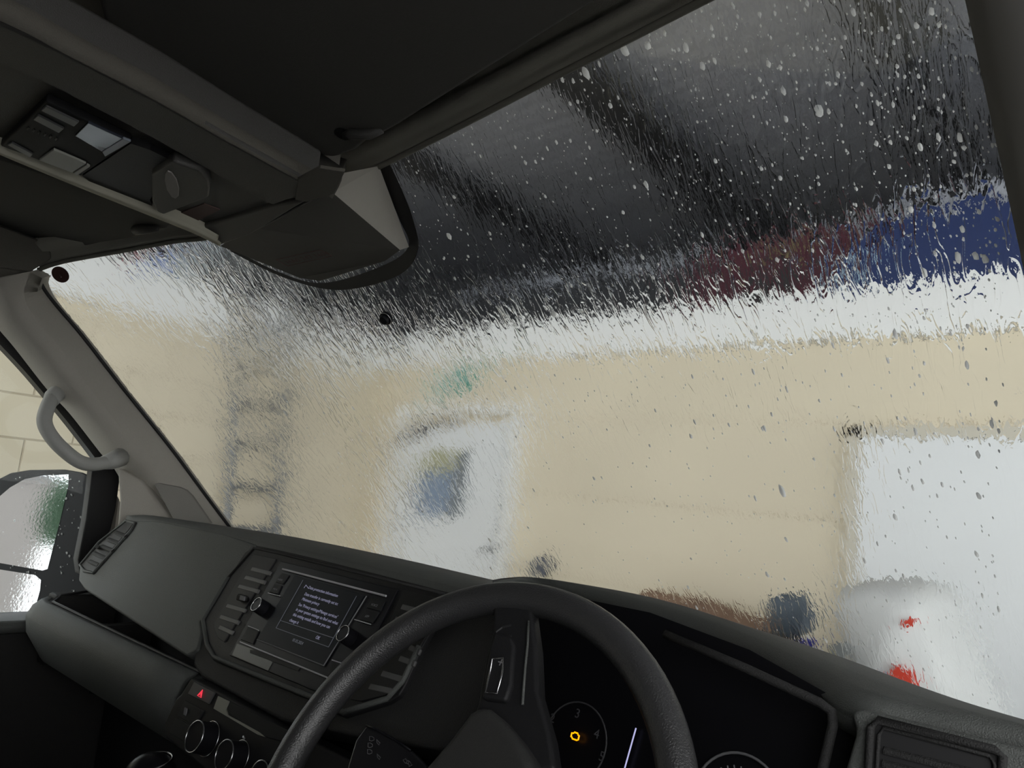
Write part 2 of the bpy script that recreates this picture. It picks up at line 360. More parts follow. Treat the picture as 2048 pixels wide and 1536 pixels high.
# small things on and by the wall
p = fy(1075, 1132, D-0.08)
w = thing('wall_tap_box', p+Vector((0, 0.08, -0.05)), 'small round dark grey wall box between the two doors', 'wall box')
link('cover', disc(p+Vector((0, 0.08, 0)), (0, -1, 0), 0.062, 0.07, 24), mat('slate_grey', (0.10, 0.11, 0.14), 0.5), w, bevel=0.01)
link('nozzle', tube([p+Vector((0, 0.0, 0)), p+Vector((0, -0.03, -0.01)), p+Vector((0.01, -0.04, -0.05))], 0.014, n=8), grey_steel, w)

# ground clutter in front of the wall
random.seed(4)
def blob(name, pts, y0, y1, m, noise_amp=0.02, seed=1, k=4, parent=None):
    """rounded solid from an outline at its own depth"""
    P = [aty(a, b_, y0) for a, b_ in pts]; c = sum(P, Vector())/len(P); rnd = random.Random(seed)
    rings = []
    for s, y in ((0.75, y0), (0.95, y0+(y1-y0)*0.2), (1.0, y0+(y1-y0)*0.5), (0.95, y0+(y1-y0)*0.8), (0.7, y1)):
        sp = spline(P+[P[0]], k)[:-1]
        rings.append([Vector((c.x+(p.x-c.x)*s+rnd.uniform(-1, 1)*noise_amp, y+rnd.uniform(-1, 1)*noise_amp, c.z+(p.z-c.z)*s+rnd.uniform(-1, 1)*noise_amp)) for p in sp])
    return grid(rings, closed=True)
brown = mat('brown_bark', (0.20, 0.125, 0.085), 0.8, noise=0.6, nscale=9)
def log(px0, px1, y, r, label, group=None):
    p = aty(*px0, y); q = aty(*px1, y); n = 7
    path = [p.lerp(q, i/(n-1)) + Vector((0, random.uniform(-.01, .01), random.uniform(-.012, .012))) for i in range(n)]
    bm = tube(path, [r*random.uniform(.9, 1.08) for _ in path], n=14)
    o = link('log', bm, brown, smooth=False); tag(o, label, 'log', group); return o
log((1290, 1200), (1535, 1262), 3.44, 0.07, 'brown log on the top of the pile, lying left of the blue-grey sack')
log((1340, 1250), (1540, 1305), 3.28, 0.075, 'brown log lying just below the top log of the pile')
log((1280, 1320), (1550, 1390), 3.34, 0.075, 'thick brown log at the bottom of the pile by the wall')
c = aty(1440, 1300, 3.3)
rk = thing('log_rack', (c.x, 3.3, GZ), 'dark timber bench that carries the brown logs', 'rack')
zt_ = aty(1440, 1300, 3.3).z-0.26
link('rack_top', box2((c.x-0.6, 3.17, zt_-0.04), (c.x+0.3, 3.5, zt_)), mat('dark_timber', (0.06, 0.045, 0.035), 0.8), rk)
for sx in (-0.55, 0.25):
    for sy in (3.20, 3.47): link('leg', box2((c.x+sx-0.03, sy-0.03, GZ), (c.x+sx+0.03, sy+0.03, zt_-0.04)), MATS['dark_timber'], rk)
sack = link('sack', blob('s', [(1528, 1200), (1545, 1188), (1590, 1192), (1608, 1225), (1606, 1262), (1580, 1275), (1545, 1268), (1530, 1240)], 2.98, 3.16, mat('blue_grey_sacking', (0.085, 0.11, 0.14), 0.6, noise=0.4, nscale=14), 0.006), MATS['blue_grey_sacking'], smooth=True)
tag(sack, 'blue-grey sack standing at the right end of the brown logs', 'sack')
st = thing('sack_stand', (aty(1568, 1270, 3.12).x, 3.12, GZ), 'dark stand under the blue-grey sack', 'stand')
zz = aty(1568, 1276, 3.12).z; xx = aty(1568, 1270, 3.12).x
link('stand_top', box2((xx-0.10, 2.98, zz-0.03), (xx+0.11, 3.16, zz+0.01)), MATS['dark_timber'], st); link('post', box2((xx-0.04, 3.02, GZ), (xx+0.04, 3.10, zz-0.03)), MATS['dark_timber'], st)
for nm, pts, y, col, lb in (('bottle', [(1602, 1272), (1622, 1268), (1632, 1300), (1612, 1305)], 2.9, (0.03, 0.03, 0.28), 'small violet-blue bottle beside the foot of the blue-grey sack'),
                            ('bottle', [(1622, 1296), (1640, 1296), (1646, 1330), (1626, 1332)], 2.85, (0.32, 0.30, 0.06), 'small yellow bottle right of the violet-blue bottle'),
                            ('bottle', [(1604, 1302), (1622, 1302), (1626, 1330), (1608, 1335)], 2.88, (0.45, 0.25, 0.18), 'small salmon-coloured bottle below the violet-blue one')):
    P = [aty(a, b_, y) for a, b_ in pts]; cx_ = sum(p.x for p in P)/4; z0 = min(p.z for p in P); z1 = max(p.z for p in P); r = (max(p.x for p in P)-min(p.x for p in P))/2*0.8
    th = thing('bottle', (cx_, y, z0), lb, 'bottle')
    link('body', disc((cx_, y, z0), (0, 0, 1), r, (z1-z0)*0.75, 18), mat('bottle_'+str(col), col, 0.4), th, bevel=0.006)
    link('cap', disc((cx_, y, z0+(z1-z0)*0.75), (0, 0, 1), r*0.45, (z1-z0)*0.25, 14), white_m, th)
bx = aty(1625, 1335, 2.87)
sh = thing('shelf_stand', (bx.x, 2.87, GZ), 'low dark shelf carrying the small coloured bottles', 'shelf')
link('shelf_board', box2((bx.x-0.14, 2.76, bx.z-0.05), (bx.x+0.14, 2.98, bx.z-0.01)), MATS['dark_timber'], sh)
link('support', box2((bx.x-0.1, 2.8, GZ), (bx.x+0.1, 2.94, bx.z-0.05)), MATS['dark_timber'], sh)
# pale round bin bag with red print
pale = mat('white_plastic_sheet', (0.58, 0.59, 0.59), 0.45, noise=0.06, nscale=4)
bag = thing('builders_bag', aty(1760, 1500, 2.6)*1, 'big white bulk bag with red marks, in front of the wide white door', 'bag')
PB = [(1650, 1172), (1700, 1158), (1790, 1162), (1840, 1190), (1870, 1260), (1925, 1400), (1960, 1560), (1700, 1560), (1705, 1400), (1672, 1290), (1650, 1220)]
link('bag_body', blob('b', PB, 2.3, 2.95, pale, 0.004), pale, bag, smooth=True)
rp_ = mat('red_print', (0.62, 0.055, 0.03), 0.5)
P = [aty(a, b_, 2.275) for a, b_ in [(1785, 1340), (1800, 1328), (1812, 1336), (1828, 1345), (1836, 1372), (1832, 1392), (1800, 1385), (1780, 1372)]]
link('red_patch', prism(P, (0, 0.02, 0)), rp_, bag, label='red patch')
P = [aty(a, b_, 2.29) for a, b_ in [(1806, 1246), (1812, 1238), (1832, 1234), (1838, 1242), (1828, 1248), (1822, 1254), (1812, 1252)]]
link('red_mark', prism(P, (0, 0.02, 0)), rp_, bag, label='small red mark')
P = [aty(a, b_, 2.28) for a, b_ in [(1728, 1350), (1752, 1345), (1770, 1362), (1752, 1374)]]
link('violet_mark', prism(P, (0, 0.02, 0)), mat('violet_print', (0.25, 0.26, 0.42), 0.5), bag, label='violet mark')
P = [aty(a, b_, 2.27) for a, b_ in [(1660, 1290), (1680, 1284), (1692, 1296), (1688, 1330), (1720, 1340), (1700, 1346), (1664, 1318)]]
link('loop', prism(P, (0, 0.03, 0)), mat('grey_strap', (0.16, 0.17, 0.17), 0.6), bag, bevel=0.004)

# things behind the van that the door mirror shows
leaf_m = mat('tree_leaves', (0.045, 0.085, 0.045), 0.7, noise=0.6, nscale=8)

# ================================================================== THE CAB SHELL
RZ = 0.50                                   # roof lining height over the eye
# windscreen pane, two skins
film = bpy.data.materials.new('wet_glass'); film.use_nodes = True
nt = film.node_tree; nt.nodes.clear()
def N(t, **kw):
    n = nt.nodes.new(t)
    for k_, v_ in kw.items(): n.inputs[k_].default_value = v_
    return n
out = N('ShaderNodeOutputMaterial'); gl = N('ShaderNodeBsdfGlass', Roughness=0.0, IOR=1.33); gl.inputs['Color'].default_value = (0.97, 0.985, 0.98, 1)
tcn = N('ShaderNodeTexCoord')
def streak(sx, sz, scale, detail, dist=0.6):
    mp = N('ShaderNodeMapping'); mp.inputs['Scale'].default_value = (sx, 0.0, sz); nt.links.new(tcn.outputs['Object'], mp.inputs['Vector'])
    mp.inputs['Rotation'].default_value = (0, math.radians(3), 0)
    n = N('ShaderNodeTexNoise', Scale=scale, Detail=detail, Distortion=dist); nt.links.new(mp.outputs[0], n.inputs['Vector']); return n
def mth(op, a, b=None, c=None):
    n = nt.nodes.new('ShaderNodeMath'); n.operation = op
    for i, v_ in enumerate((a, b, c)):
        if v_ is None: continue
        if isinstance(v_, (int, float)): n.inputs[i].default_value = v_
        else: nt.links.new(v_, n.inputs[i])
    return n.outputs[0]
s1 = streak(1, 0.36, 130, 3)       # runnels
s2 = streak(1, 0.45, 420, 2, 0.3)  # fine ripple
s3 = streak(1, 0.35, 30, 2, 0.2)   # slow swell
msk = streak(1, 0.7, 9, 3, 0.0)
sep = N('ShaderNodeSeparateXYZ'); nt.links.new(tcn.outputs['Object'], sep.inputs[0])
FILM_Z = sep.outputs['Z']; FILM_X = sep.outputs['X']
def bell(v, c, w_):   # 1 at c, falls to 0 at c +- w
    d = mth('SUBTRACT', v, c); d = mth('ABSOLUTE', d); d = mth('DIVIDE', d, w_); d = mth('SUBTRACT', 1.0, d); return mth('MAXIMUM', d, 0.0)
zfade = mth('MINIMUM', mth('MAXIMUM', mth('DIVIDE', mth('ADD', FILM_X, 0.95), 0.6), 0.15), 1.0)
amp = mth('ADD', 0.15, mth('MULTIPLY', mth('MULTIPLY', bell(FILM_Z, 0.60, 0.22), zfade), 0.55))
amp = mth('ADD', amp, mth('MULTIPLY', bell(FILM_X, -0.50, 0.30), 0.42))
mr = N('ShaderNodeMapRange'); mr.inputs[1].default_value = 0.35; mr.inputs[2].default_value = 0.65; mr.inputs[3].default_value = 0.45; mr.inputs[4].default_value = 1.3
nt.links.new(msk.outputs['Fac'], mr.inputs[0]); amp = mth('MULTIPLY', amp, mr.outputs[0])
h = mth('ADD', mth('MULTIPLY', s1.outputs['Fac'], 1.0), mth('MULTIPLY', s2.outputs['Fac'], 0.6)); h = mth('ADD', h, mth('MULTIPLY', s3.outputs['Fac'], 1.25))
s4 = streak(1, 0.42, 85, 2, 0.8)
rg = mth('SUBTRACT', 1.0, mth('ABSOLUTE', mth('MULTIPLY', mth('SUBTRACT', s4.outputs['Fac'], 0.5), 5.0)))
rg = mth('POWER', mth('MAXIMUM', rg, 0.0), 3.0)
h = mth('MULTIPLY', mth('ADD', h, mth('MULTIPLY', rg, 0.9)), amp)
bp = N('ShaderNodeBump', Strength=1.0, Distance=0.00048); nt.links.new(h, bp.inputs['Height']); nt.links.new(bp.outputs['Normal'], gl.inputs['Normal'])
nt.links.new(gl.outputs[0], out.inputs['Surface'])
clear = bpy.data.materials.new('clear_glass'); clear.use_nodes = True
nt2 = clear.node_tree; nt2.nodes.clear(); o_ = nt2.nodes.new('ShaderNodeOutputMaterial'); g_ = nt2.nodes.new('ShaderNodeBsdfGlass'); g_.inputs['IOR'].default_value = 1.33; g_.inputs['Roughness'].default_value = 0.0; g_.inputs['Color'].default_value = (0.97, 0.985, 0.98, 1)
nt2.links.new(g_.outputs[0], o_.inputs['Surface'])
TH = 0.005
bm = bmesh.new(); nx, nzv = 48, 30; z0, z1 = -0.32, 0.50; hw = 0.90
Vi = [[bm.verts.new((-hw+2*hw*i/nx, ws_y(-hw+2*hw*i/nx, z0+(z1-z0)*j/nzv), z0+(z1-z0)*j/nzv)) for i in range(nx+1)] for j in range(nzv+1)]
Vo = [[bm.verts.new(v.co + ws_n(v.co.x, v.co.z)*TH) for v in r] for r in Vi]
for j in range(nzv):
    for i in range(nx):
        f = bm.faces.new((Vi[j][i], Vi[j][i+1], Vi[j+1][i+1], Vi[j+1][i])); f.material_index = 1
        f = bm.faces.new((Vo[j][i+1], Vo[j][i], Vo[j+1][i], Vo[j+1][i+1])); f.material_index = 0
for j in range(nzv):
    for (i, s) in ((0, 1), (nx, -1)):
        f = bm.faces.new((Vi[j][i], Vi[j+1][i], Vo[j+1][i], Vo[j][i])); f.material_index = 1
for i in range(nx):
    for j in (0, nzv):
        f = bm.faces.new((Vi[j][i], Vi[j][i+1], Vo[j][i+1], Vo[j][i])); f.material_index = 1
wsc = link('window_1', bm, film, smooth=True); wsc.data.materials.append(clear); struct(wsc, 'rain-covered windscreen')

# drops standing on the glass
dropm = bpy.data.materials.new('rain_drop'); dropm.use_nodes = True
nt3 = dropm.node_tree; nt3.nodes.clear(); o3 = nt3.nodes.new('ShaderNodeOutputMaterial')
tr = nt3.nodes.new('ShaderNodeBsdfTranslucent'); tr.inputs['Color'].default_value = (1, 1, 1, 1)
df = nt3.nodes.new('ShaderNodeBsdfDiffuse'); df.inputs['Color'].default_value = (0.95, 0.95, 0.93, 1)
mx3 = nt3.nodes.new('ShaderNodeMixShader'); mx3.inputs[0].default_value = 0.25
nt3.links.new(tr.outputs[0], mx3.inputs[1]); nt3.links.new(df.outputs[0], mx3.inputs[2]); nt3.links.new(mx3.outputs[0], o3.inputs['Surface'])
def dome(bm, c, n, u, r, stretch=1.3, hgt=0.45, seg=9):
    v = n.cross(u); rr = random.Random(hash((round(c.x, 5), round(c.z, 5))))
    ph = [1+rr.uniform(-.22, .22) for _ in range(seg)]
    base = [bm.verts.new(c + (u*math.cos(2*math.pi*i/seg) + v*math.sin(2*math.pi*i/seg)*stretch)*r*ph[i]) for i in range(seg)]
    mid = [bm.verts.new(c + n*r*hgt*0.75 + (u*math.cos(2*math.pi*i/seg) + v*math.sin(2*math.pi*i/seg)*stretch)*r*ph[i]*0.65) for i in range(seg)]
    top = bm.verts.new(c + n*r*hgt)
    for i in range(seg):
        j = (i+1) % seg
        bm.faces.new((base[i], base[j], mid[j], mid[i])); bm.faces.new((mid[i], mid[j], top))
random.seed(11)
bm = bmesh.new()
cnt = 0
while cnt < 3200:
    px = random.uniform(560, 2000); py = random.uniform(0, 1420)
    if py > 640 and random.random() < 0.72: continue
    p = ws(px, py)
    if abs(p.x) > 0.86 or p.z < -0.3: continue
    n = ws_n(p.x, p.z)
    r = 0.00062*math.exp(random.gauss(0.0, 0.5)); r = min(r, 0.0022)
    if random.random() < 0.10: r *= 2.3
    low = py > 640
    if low: r = max(r*1.1, 0.0009)
    u = XR - n*XR.dot(n); u.normalize()
    dome(bm, p + n*(TH+0.0004), n, u, r, stretch=random.uniform(1.7, 2.6) if low else random.uniform(1.0, 1.7)); cnt += 1
dr_ = link('raindrops', bm, dropm, smooth=True); tag(dr_, 'raindrops standing on the outside of the windscreen', 'raindrops', kind='stuff')

# dark printed border of the windscreen (a thin band on the inner face)
def wspoly(name, px, m, off=0.0015, th=0.001, parent=None, label=None, sub=None):
    P = [ws(a, b_, off) for a, b_ in px]
    return link(name, prism(P, (0, -th, 0)), m, parent, label=label)
# windscreen frit around the sensor cover, as a strip following the glass
def strip_on_ws(pa, pb, m, name, off=0.003, k_=10, parent=None):
    A = spline([Vector((a, b_, 0)) for a, b_ in pa], k_); B = spline([Vector((a, b_, 0)) for a, b_ in pb], k_)
    R1 = [ws(q.x, q.y, off) for q in A]; R2 = [ws(q.x, q.y, off) for q in B]
    rows = [[p.lerp(q, s/3) for p, q in zip(R1, R2)] for s in range(4)]
    return link(name, grid(rows, thick=(0, -0.001, 0)), m, parent)
frit_m = mat('black_ceramic_print', (0.006, 0.006, 0.007), 0.5)
ft = strip_on_ws([(750, 325), (765, 360), (800, 440), (818, 492), (770, 530), (650, 566), (560, 545), (470, 500)],
                 [(775, 318), (795, 360), (824, 430), (836, 500), (795, 552), (680, 580), (570, 556), (460, 502)], frit_m, 'black_band', parent=wsc)
ft2 = strip_on_ws([(740, 320), (900, 245), (1100, 143), (1400, -15)], [(745, 340), (905, 258), (1105, 152), (1410, -8)], frit_m, 'black_band', parent=wsc)

# --- left A pillar
LP = [(80, 538), (75, 552), (84, 575), (107, 607), (163, 673), (238, 770), (283, 826), (345, 904), (407, 988), (458, 1056)]       # glass edge
LQ = [(60, 543), (55, 558), (48, 585), (60, 620), (105, 673), (176, 770), (228, 838), (280, 904), (335, 968), (400, 1050)]       # facet line
LR = [(-30, 560), (-35, 590), (-20, 625), (-5, 655), (30, 697), (95, 780), (140, 828), (200, 905), (236, 950), (300, 1080)]      # side window edge
def edge_w(px, py): return ws(px, py, 0.004)
ra = [edge_w(*p) for p in LP]
rb = [atx(*p, -0.795) for p in LQ]
rb = [q.lerp(a, 0.0) for q, a in zip(rb, ra)]
def on_depth(px, py, ref, back):   # a point on the pixel's ray, a little nearer than ref
    v = ray(px, py).normalized(); return CAM + v*((ref-CAM).length-back)
rb = [on_depth(*p, a, 0.050) for p, a in zip(LQ, ra)]
rc = [on_depth(*p, a, 0.045) for p, a in zip([((a[0]+b_[0])/2, (a[1]+b_[1])/2) for a, b_ in zip(LQ, LR)], ra)]
rd = [on_depth(*p, a, 0.005) for p, a in zip(LR, ra)]
re_ = [p + Vector((-0.06, 0.05, 0)) for p in rd]
SP = lambda r: spline(r, 5)
apil = link('trim_20', grid([SP(ra), SP(rb)], thick=(-0.03, 0.03, 0)), pillar_m); struct(apil, 'grey trim of the left windscreen pillar')
link('corner_trim', prism([on_depth(a, b_, ra[0], 0.03) for a, b_ in [(-60, 480), (60, 520), (72, 532), (64, 548), (40, 556), (-60, 578)]], (-0.05, 0.0, 0.02)), liner_m, apil, bevel=0.004)
link('corner_trim', prism([on_depth(a, b_, ra[0], 0.036) for a, b_ in [(-60, 430), (100, 490), (104, 518), (84, 531), (60, 545), (-60, 530)]], (-0.05, 0.0, 0.02)), liner_m, apil, bevel=0.004)
link('inner_facet', grid([SP(rb), SP(rc), SP(rd), SP(re_)], thick=(-0.03, 0.03, 0)), pillar_m, apil, smooth=True)
# seal between glass and pillar
link('seal', tube(SP([ws(a+2, b_-1, 0.004) for a, b_ in LP]), 0.0035, n=8), seal_m, apil, smooth=True)
# speaker/airbag cover and lower panel
cover_ref = rb[-2]
cov = [(308, 968), (316, 966), (358, 974), (372, 980), (384, 992), (422, 1047), (352, 1042), (345, 1036)]
link('cover_plate', prism([on_depth(a, b_, cover_ref, 0.035) for a, b_ in cov], (-0.01, 0.01, 0)), mat('cover_plastic', (0.22, 0.21, 0.19), 0.8, bump=0.5, bscale=900), apil, label='darker cover plate', bevel=0.002)
low = [(234, 935), (285, 962), (345, 1040), (350, 1075), (232, 1075), (238, 1000)]
link('lower_panel', prism([on_depth(a, b_, cover_ref, 0.005) for a, b_ in low], (-0.03, 0.03, 0)), pillar_m, apil, bevel=0.006)
# --- right A pillar
q1 = CAM + ray(1930, 0).normalized()*0.575; q2 = CAM + ray(2048, 540).normalized()*0.655
e1 = q1 + (q1-q2)*0.35; e2 = q2 + (q2-q1)*1.7
rows = []
for k_ in range(9):
    p = e1.lerp(e2, k_/8); rows.append([p+Vector((0.0, 0.035, 0.03)), p, p+Vector((0.012, -0.03, -0.01)), p+Vector((0.05, -0.055, -0.03)), p+Vector((0.11, -0.05, -0.02)), p+Vector((0.13, 0.03, 0.03))])
rp = link('trim_21', grid(rows, closed=True), mat('pillar_trim_dark', (0.30, 0.29, 0.28), 0.85), smooth=True); struct(rp, 'trim of the right windscreen pillar')
# --- roof lining, back wall, doors, floor
bm = box2((-0.92, -0.75, RZ), (0.92, 0.42, RZ+0.06)); struct(link('ceiling_lining', bm, liner_m), 'roof lining of the cab')
hz = []
def hdr(x, y, z): return Vector((x, y, z))
HB = [atx(-30, 560, -0.86)] 
# header rail: rows across the cab, glass edge from the photograph
HX = [(80, 536), (130, 520), (240, 500), (350, 480), (430, 470), (560, 430), (660, 375), (760, 330), (900, 260), (1100, 155), (1250, 78), (1400, 0), (1560, -82), (1800, -205), (1935, -270)]
r0 = [ws(a, b_, 0.006) for a, b_ in HX]
r1 = [on_depth(a-4, b_-8, p, 0.010) for (a, b_), p in zip(HX, r0)]
r1b = [on_depth(a-9, b_-17, p, 0.000) for (a, b_), p in zip(HX, r0)]
r2 = [on_depth(a-14, b_-26, p, 0.022) for (a, b_), p in zip(HX, r0)]
r3 = [on_depth(a-24, b_-46, p, 0.026) for (a, b_), p in zip(HX, r0)]
r3b = [on_depth(a-29, b_-54, p, -0.012) for (a, b_), p in zip(HX, r0)]
r4 = [Vector((p.x, p.y-0.10, RZ-0.01)) for p in r3]
r5 = [Vector((p.x, 0.30, RZ+0.02)) for p in r3]
hd = link('trim_22', grid([SP(r) for r in (r0, r1, r1b, r2, r3, r3b, r4, r5)], thick=(0, 0.02, 0.03)), mat('header_trim', (0.27, 0.26, 0.225), 0.85, bump=0.8, bscale=900), smooth=True); struct(hd, 'header trim over the windscreen')
link('seal', tube(SP([p+Vector((0, -0.002, -0.004)) for p in r0]), 0.004, n=8), mat('ribbed_seal', (0.16, 0.155, 0.13), 0.7), hd, smooth=True)

struct(link('wall_roof_side', box2((-0.97, -0.75, 0.31), (-0.84, 0.44, RZ+0.06)), liner_m, bevel=0.02), 'roof side lining over the left door')
struct(link('wall_pillar_left', box2((-0.97, -0.75, -0.36), (-0.88, 0.05, 0.40)), dashlow_m), 'unseen left door post, set forward to cut light from the side window')  # unseen post, brought forward to keep window glare off the radio screen
bm = box2((0.93, -0.75, -0.31), (1.0, 0.85, -0.16)); box2((0.93, -0.75, -0.16), (1.0, -0.60, RZ+0.06), bm); box2((0.93, -0.60, 0.38), (1.0, 0.85, RZ+0.06), bm)  # unseen frame; opening cut to set how much light reaches the cab
struct(link('wall_pillar_right', bm, dashlow_m), 'unseen frame of the right door, its opening shaped for the cab light')
# left door: frame, glass, sill
dl = link('door_3', box2((-0.97, -0.55, -1.0), (-0.88, 0.80, -0.345)), dashlow_m, bevel=0.02); struct(dl, 'left door of the cab')
XG = -0.93
SD = [(-60, 625), (0, 689), (45, 737), (88, 787), (140, 850), (192, 918)]
SE = [(-60, 590), (0, 655), (60, 715), (110, 770), (165, 840), (222, 912)]
A_ = [atx(a, b_, XG+0.03) for a, b_ in SD]; B_ = [atx(a, b_, XG+0.03) for a, b_ in SE]
link('window_seal', grid([spline(A_, 4), spline(B_, 4)], thick=(-0.03, 0, 0)), seal_m, dl)
vp = [(186, 925), (236, 925), (240, 960), (232, 1020), (222, 1060), (160, 1150), (156, 1120), (172, 1040), (180, 980)]
link('quarter_panel', prism([atx(a, b_, XG+0.03) for a, b_ in vp], (-0.03, 0, 0)), black_m, dl, bevel=0.003)
sill = [(-40, 1204), (80, 1206), (110, 1250), (130, 1300), (-40, 1300)]
link('door_sill', box2((-0.97, -0.5, -0.36), (-0.86, 0.66, -0.335)), dash_m, dl, bevel=0.01)
gl2 = bpy.data.materials.new('door_glass'); gl2.use_nodes = True; n4 = gl2.node_tree; n4.nodes.clear()
o4 = n4.nodes.new('ShaderNodeOutputMaterial'); t4 = n4.nodes.new('ShaderNodeBsdfTransparent'); t4.inputs['Color'].default_value = (0.92, 0.94, 0.93, 1); g4 = n4.nodes.new('ShaderNodeBsdfGlossy'); g4.inputs['Roughness'].default_value = 0.02
m4 = n4.nodes.new('ShaderNodeMixShader'); m4.inputs[0].default_value = 0.006
n4.links.new(t4.outputs[0], m4.inputs[1]); n4.links.new(g4.outputs[0], m4.inputs[2]); n4.links.new(m4.outputs[0], o4.inputs['Surface'])
struct(link('window_2', prism([(-0.925, 0.03, -0.34)]+[atx(a, b_, -0.925) for a, b_ in ((188, 1215), (196, 1060), (212, 930), (196, 868), (118, 765), (16, 640))]+[(-0.925, 0.03, 0.33)], (0.004, 0, 0)), gl2), 'clear side window of the left door')
struct(link('wall_rear', box2((-0.95, -0.85, -1.05), (0.95, -0.75, RZ+0.06)), dashlow_m), 'bulkhead behind the seats')
struct(link('floor_cab', box2((-0.95, -0.75, -1.1), (0.95, 1.2, -1.0)), black_m), 'cab floor')
d4 = link('door_4', box2((0.93, -0.75, -1.0), (1.0, 0.75, -0.30)), dashlow_m, bevel=0.02); struct(d4, 'right door of the cab')
# outer body under the windscreen, so that no daylight comes up from below
bd = link('wall_scuttle', box2((-0.95, 1.15, -1.05), (0.95, 1.45, -0.33)), black_m); struct(bd, 'bulkhead in front of the dashboard')
bd = link('wall_side', box2((-0.97, 0.78, -1.0), (-0.90, 1.3, -0.28)), black_m); struct(bd, 'left side of the footwell')
bd = link('wall_side_right', box2((0.90, 0.75, -1.0), (0.97, 1.3, -0.20)), black_m); struct(bd, 'right side of the footwell')

# ================================================================== OVERHEAD
# driver's visor
CZ = 0.455
VD = [(200, -60), (198, 10), (215, 75), (265, 130), (330, 175), (450, 250), (560, 293), (640, 312), (672, 318), (712, 303), (735, 285), (764, 272), (800, 252), (947, 160), (1205, 0), (1320, -70)]
vz0 = Vector((0.4, 0.50, 0.44)); vn = _n((0, 0.10, 1))
vs = thing('sun_visor', pl(700, 100, vz0, vn), 'large dark sun visor folded up in front of the driver', 'sun visor')
link('panel', prism([pl(a, b_, vz0, vn) for a, b_ in VD], (0, 0.0, 0.02)), visor_m, vs, bevel=0.008, seg=3)
cp = pl(702, 268, vz0 - vn*0.006, vn)
link('pivot_clip', tube([cp+Vector((-0.012, 0.0, 0.0)), cp, cp+Vector((0.022, 0.012, -0.001)), cp+Vector((0.036, 0.02, 0.006))], [0.006, 0.0075, 0.0065, 0.005], n=10), console_m, vs, smooth=True)
link('clip_socket', disc(pl(690, 268, vz0, vn)-vn*0.001, vn, 0.014, 0.012, 20), black_m, vs)
# passenger visor
wz0 = Vector((-0.5, 0.42, 0.40)); wn_ = _n((0, 0.12, 1))
VPp = [(-80, 300), (0, 318), (150, 368), (290, 422), (345, 448), (335, 458), (300, 463), (268, 477), (200, 487), (90, 512), (-80, 545)]
v2 = thing('sun_visor', pl(150, 430, wz0, wn_), 'dark sun visor folded up on the passenger side, left of the overhead console', 'sun visor')
link('panel', prism([pl(a, b_, wz0, wn_) for a, b_ in VPp], (0, 0, 0.02)), visor_m, v2, bevel=0.006, seg=3)
cp = pl(285, 458, wz0 - wn_*0.006, wn_)
link('pivot_clip', tube([cp+Vector((-0.02, -0.004, 0)), cp, cp+Vector((0.03, 0.01, 0))], [0.008, 0.009, 0.006], n=10), console_m, v2, smooth=True)
# overhead console
z_c = 0.32
def oz(px, py, dz=0.0): return atz(px, py, z_c+dz)
oc = thing('overhead_console', (0.02, 0.25, z_c), 'dark grey overhead console running forward to the windscreen between the visors', 'console')
# side strip beside the driver's visor (rises to the lining)
r_a = [(-160, -30), (40, 60), (130, 108), (300, 195), (450, 280), (600, 362), (656, 392)]
r_b = [(-80, -60), (100, -20), (160, 90), (250, 150), (430, 262), (640, 330), (690, 345)]
A_ = [oz(*p) for p in r_a]; B_ = [pl(*p, vz0 + Vector((0, 0, -0.004)), vn) for p in r_b]
C_ = [a.lerp(b2, 0.30) + Vector((0.0, 0, -0.014)) for a, b2 in zip(A_, B_)]; D_ = [a.lerp(b2, 0.65) + Vector((0.0, 0, -0.010)) for a, b2 in zip(A_, B_)]
link('side_moulding', grid([SP(A_), SP(C_), SP(D_), SP(B_)], thick=(0, 0, 0.02)), mat('lining_moulding', (0.080, 0.074, 0.062), 0.9, bump=0.6, bscale=900), oc, smooth=True, label='paler curved side moulding')
link('moulding_end', prism([oz(a, b_, -0.001) for a, b_ in [(596, 360), (640, 336), (690, 344), (668, 388), (645, 396), (612, 404), (590, 400)]], (0, 0, 0.004)), MATS['lining_moulding'], oc, bevel=0.001)
# main underside panel
UP = [(-160, -30), (130, 108), (300, 195), (450, 280), (600, 362), (632, 380), (612, 402), (560, 440), (500, 470), (440, 492), (380, 464), (200, 385), (0, 302), (-160, 238)]
def ring_pan(pts, zf, th, m, name, **kw):
    return link(name, prism([oz(a, b_, zf) for a, b_ in pts], (0, 0, th)), m, oc, **kw)
ring_pan(UP, 0.012, 0.05, console_m, 'underside', bevel=0.004)
# raised rail down the right of the console
RA = [(-160, 60), (0, 128), (85, 165), (300, 275), (470, 372), (545, 412), (632, 380), (600, 362), (450, 280), (300, 195), (130, 108), (-160, -30)]
ring_pan(RA, 0.0, 0.012, console_m, 'rail', bevel=0.004)
# left console edge; the light it catches is painted in as pale
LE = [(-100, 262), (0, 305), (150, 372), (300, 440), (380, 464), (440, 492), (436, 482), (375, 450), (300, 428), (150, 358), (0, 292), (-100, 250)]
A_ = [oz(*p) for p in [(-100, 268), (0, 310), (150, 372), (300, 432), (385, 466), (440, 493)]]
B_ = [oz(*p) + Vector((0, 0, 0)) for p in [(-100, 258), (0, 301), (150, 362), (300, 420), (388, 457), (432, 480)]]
link('side_edge', grid([SP([p+Vector((-0.012, 0, 0.08)) for p in A_]), SP(A_), SP([p+Vector((0.004, 0, -0.003)) for p in B_]), SP([p+Vector((0.008, 0, 0.03)) for p in B_])], thick=(0.002, 0, 0.004)), mat('console_edge_lit', (0.46, 0.44, 0.36), 0.7), oc, smooth=True, label='edge strip painted pale for the light it catches')
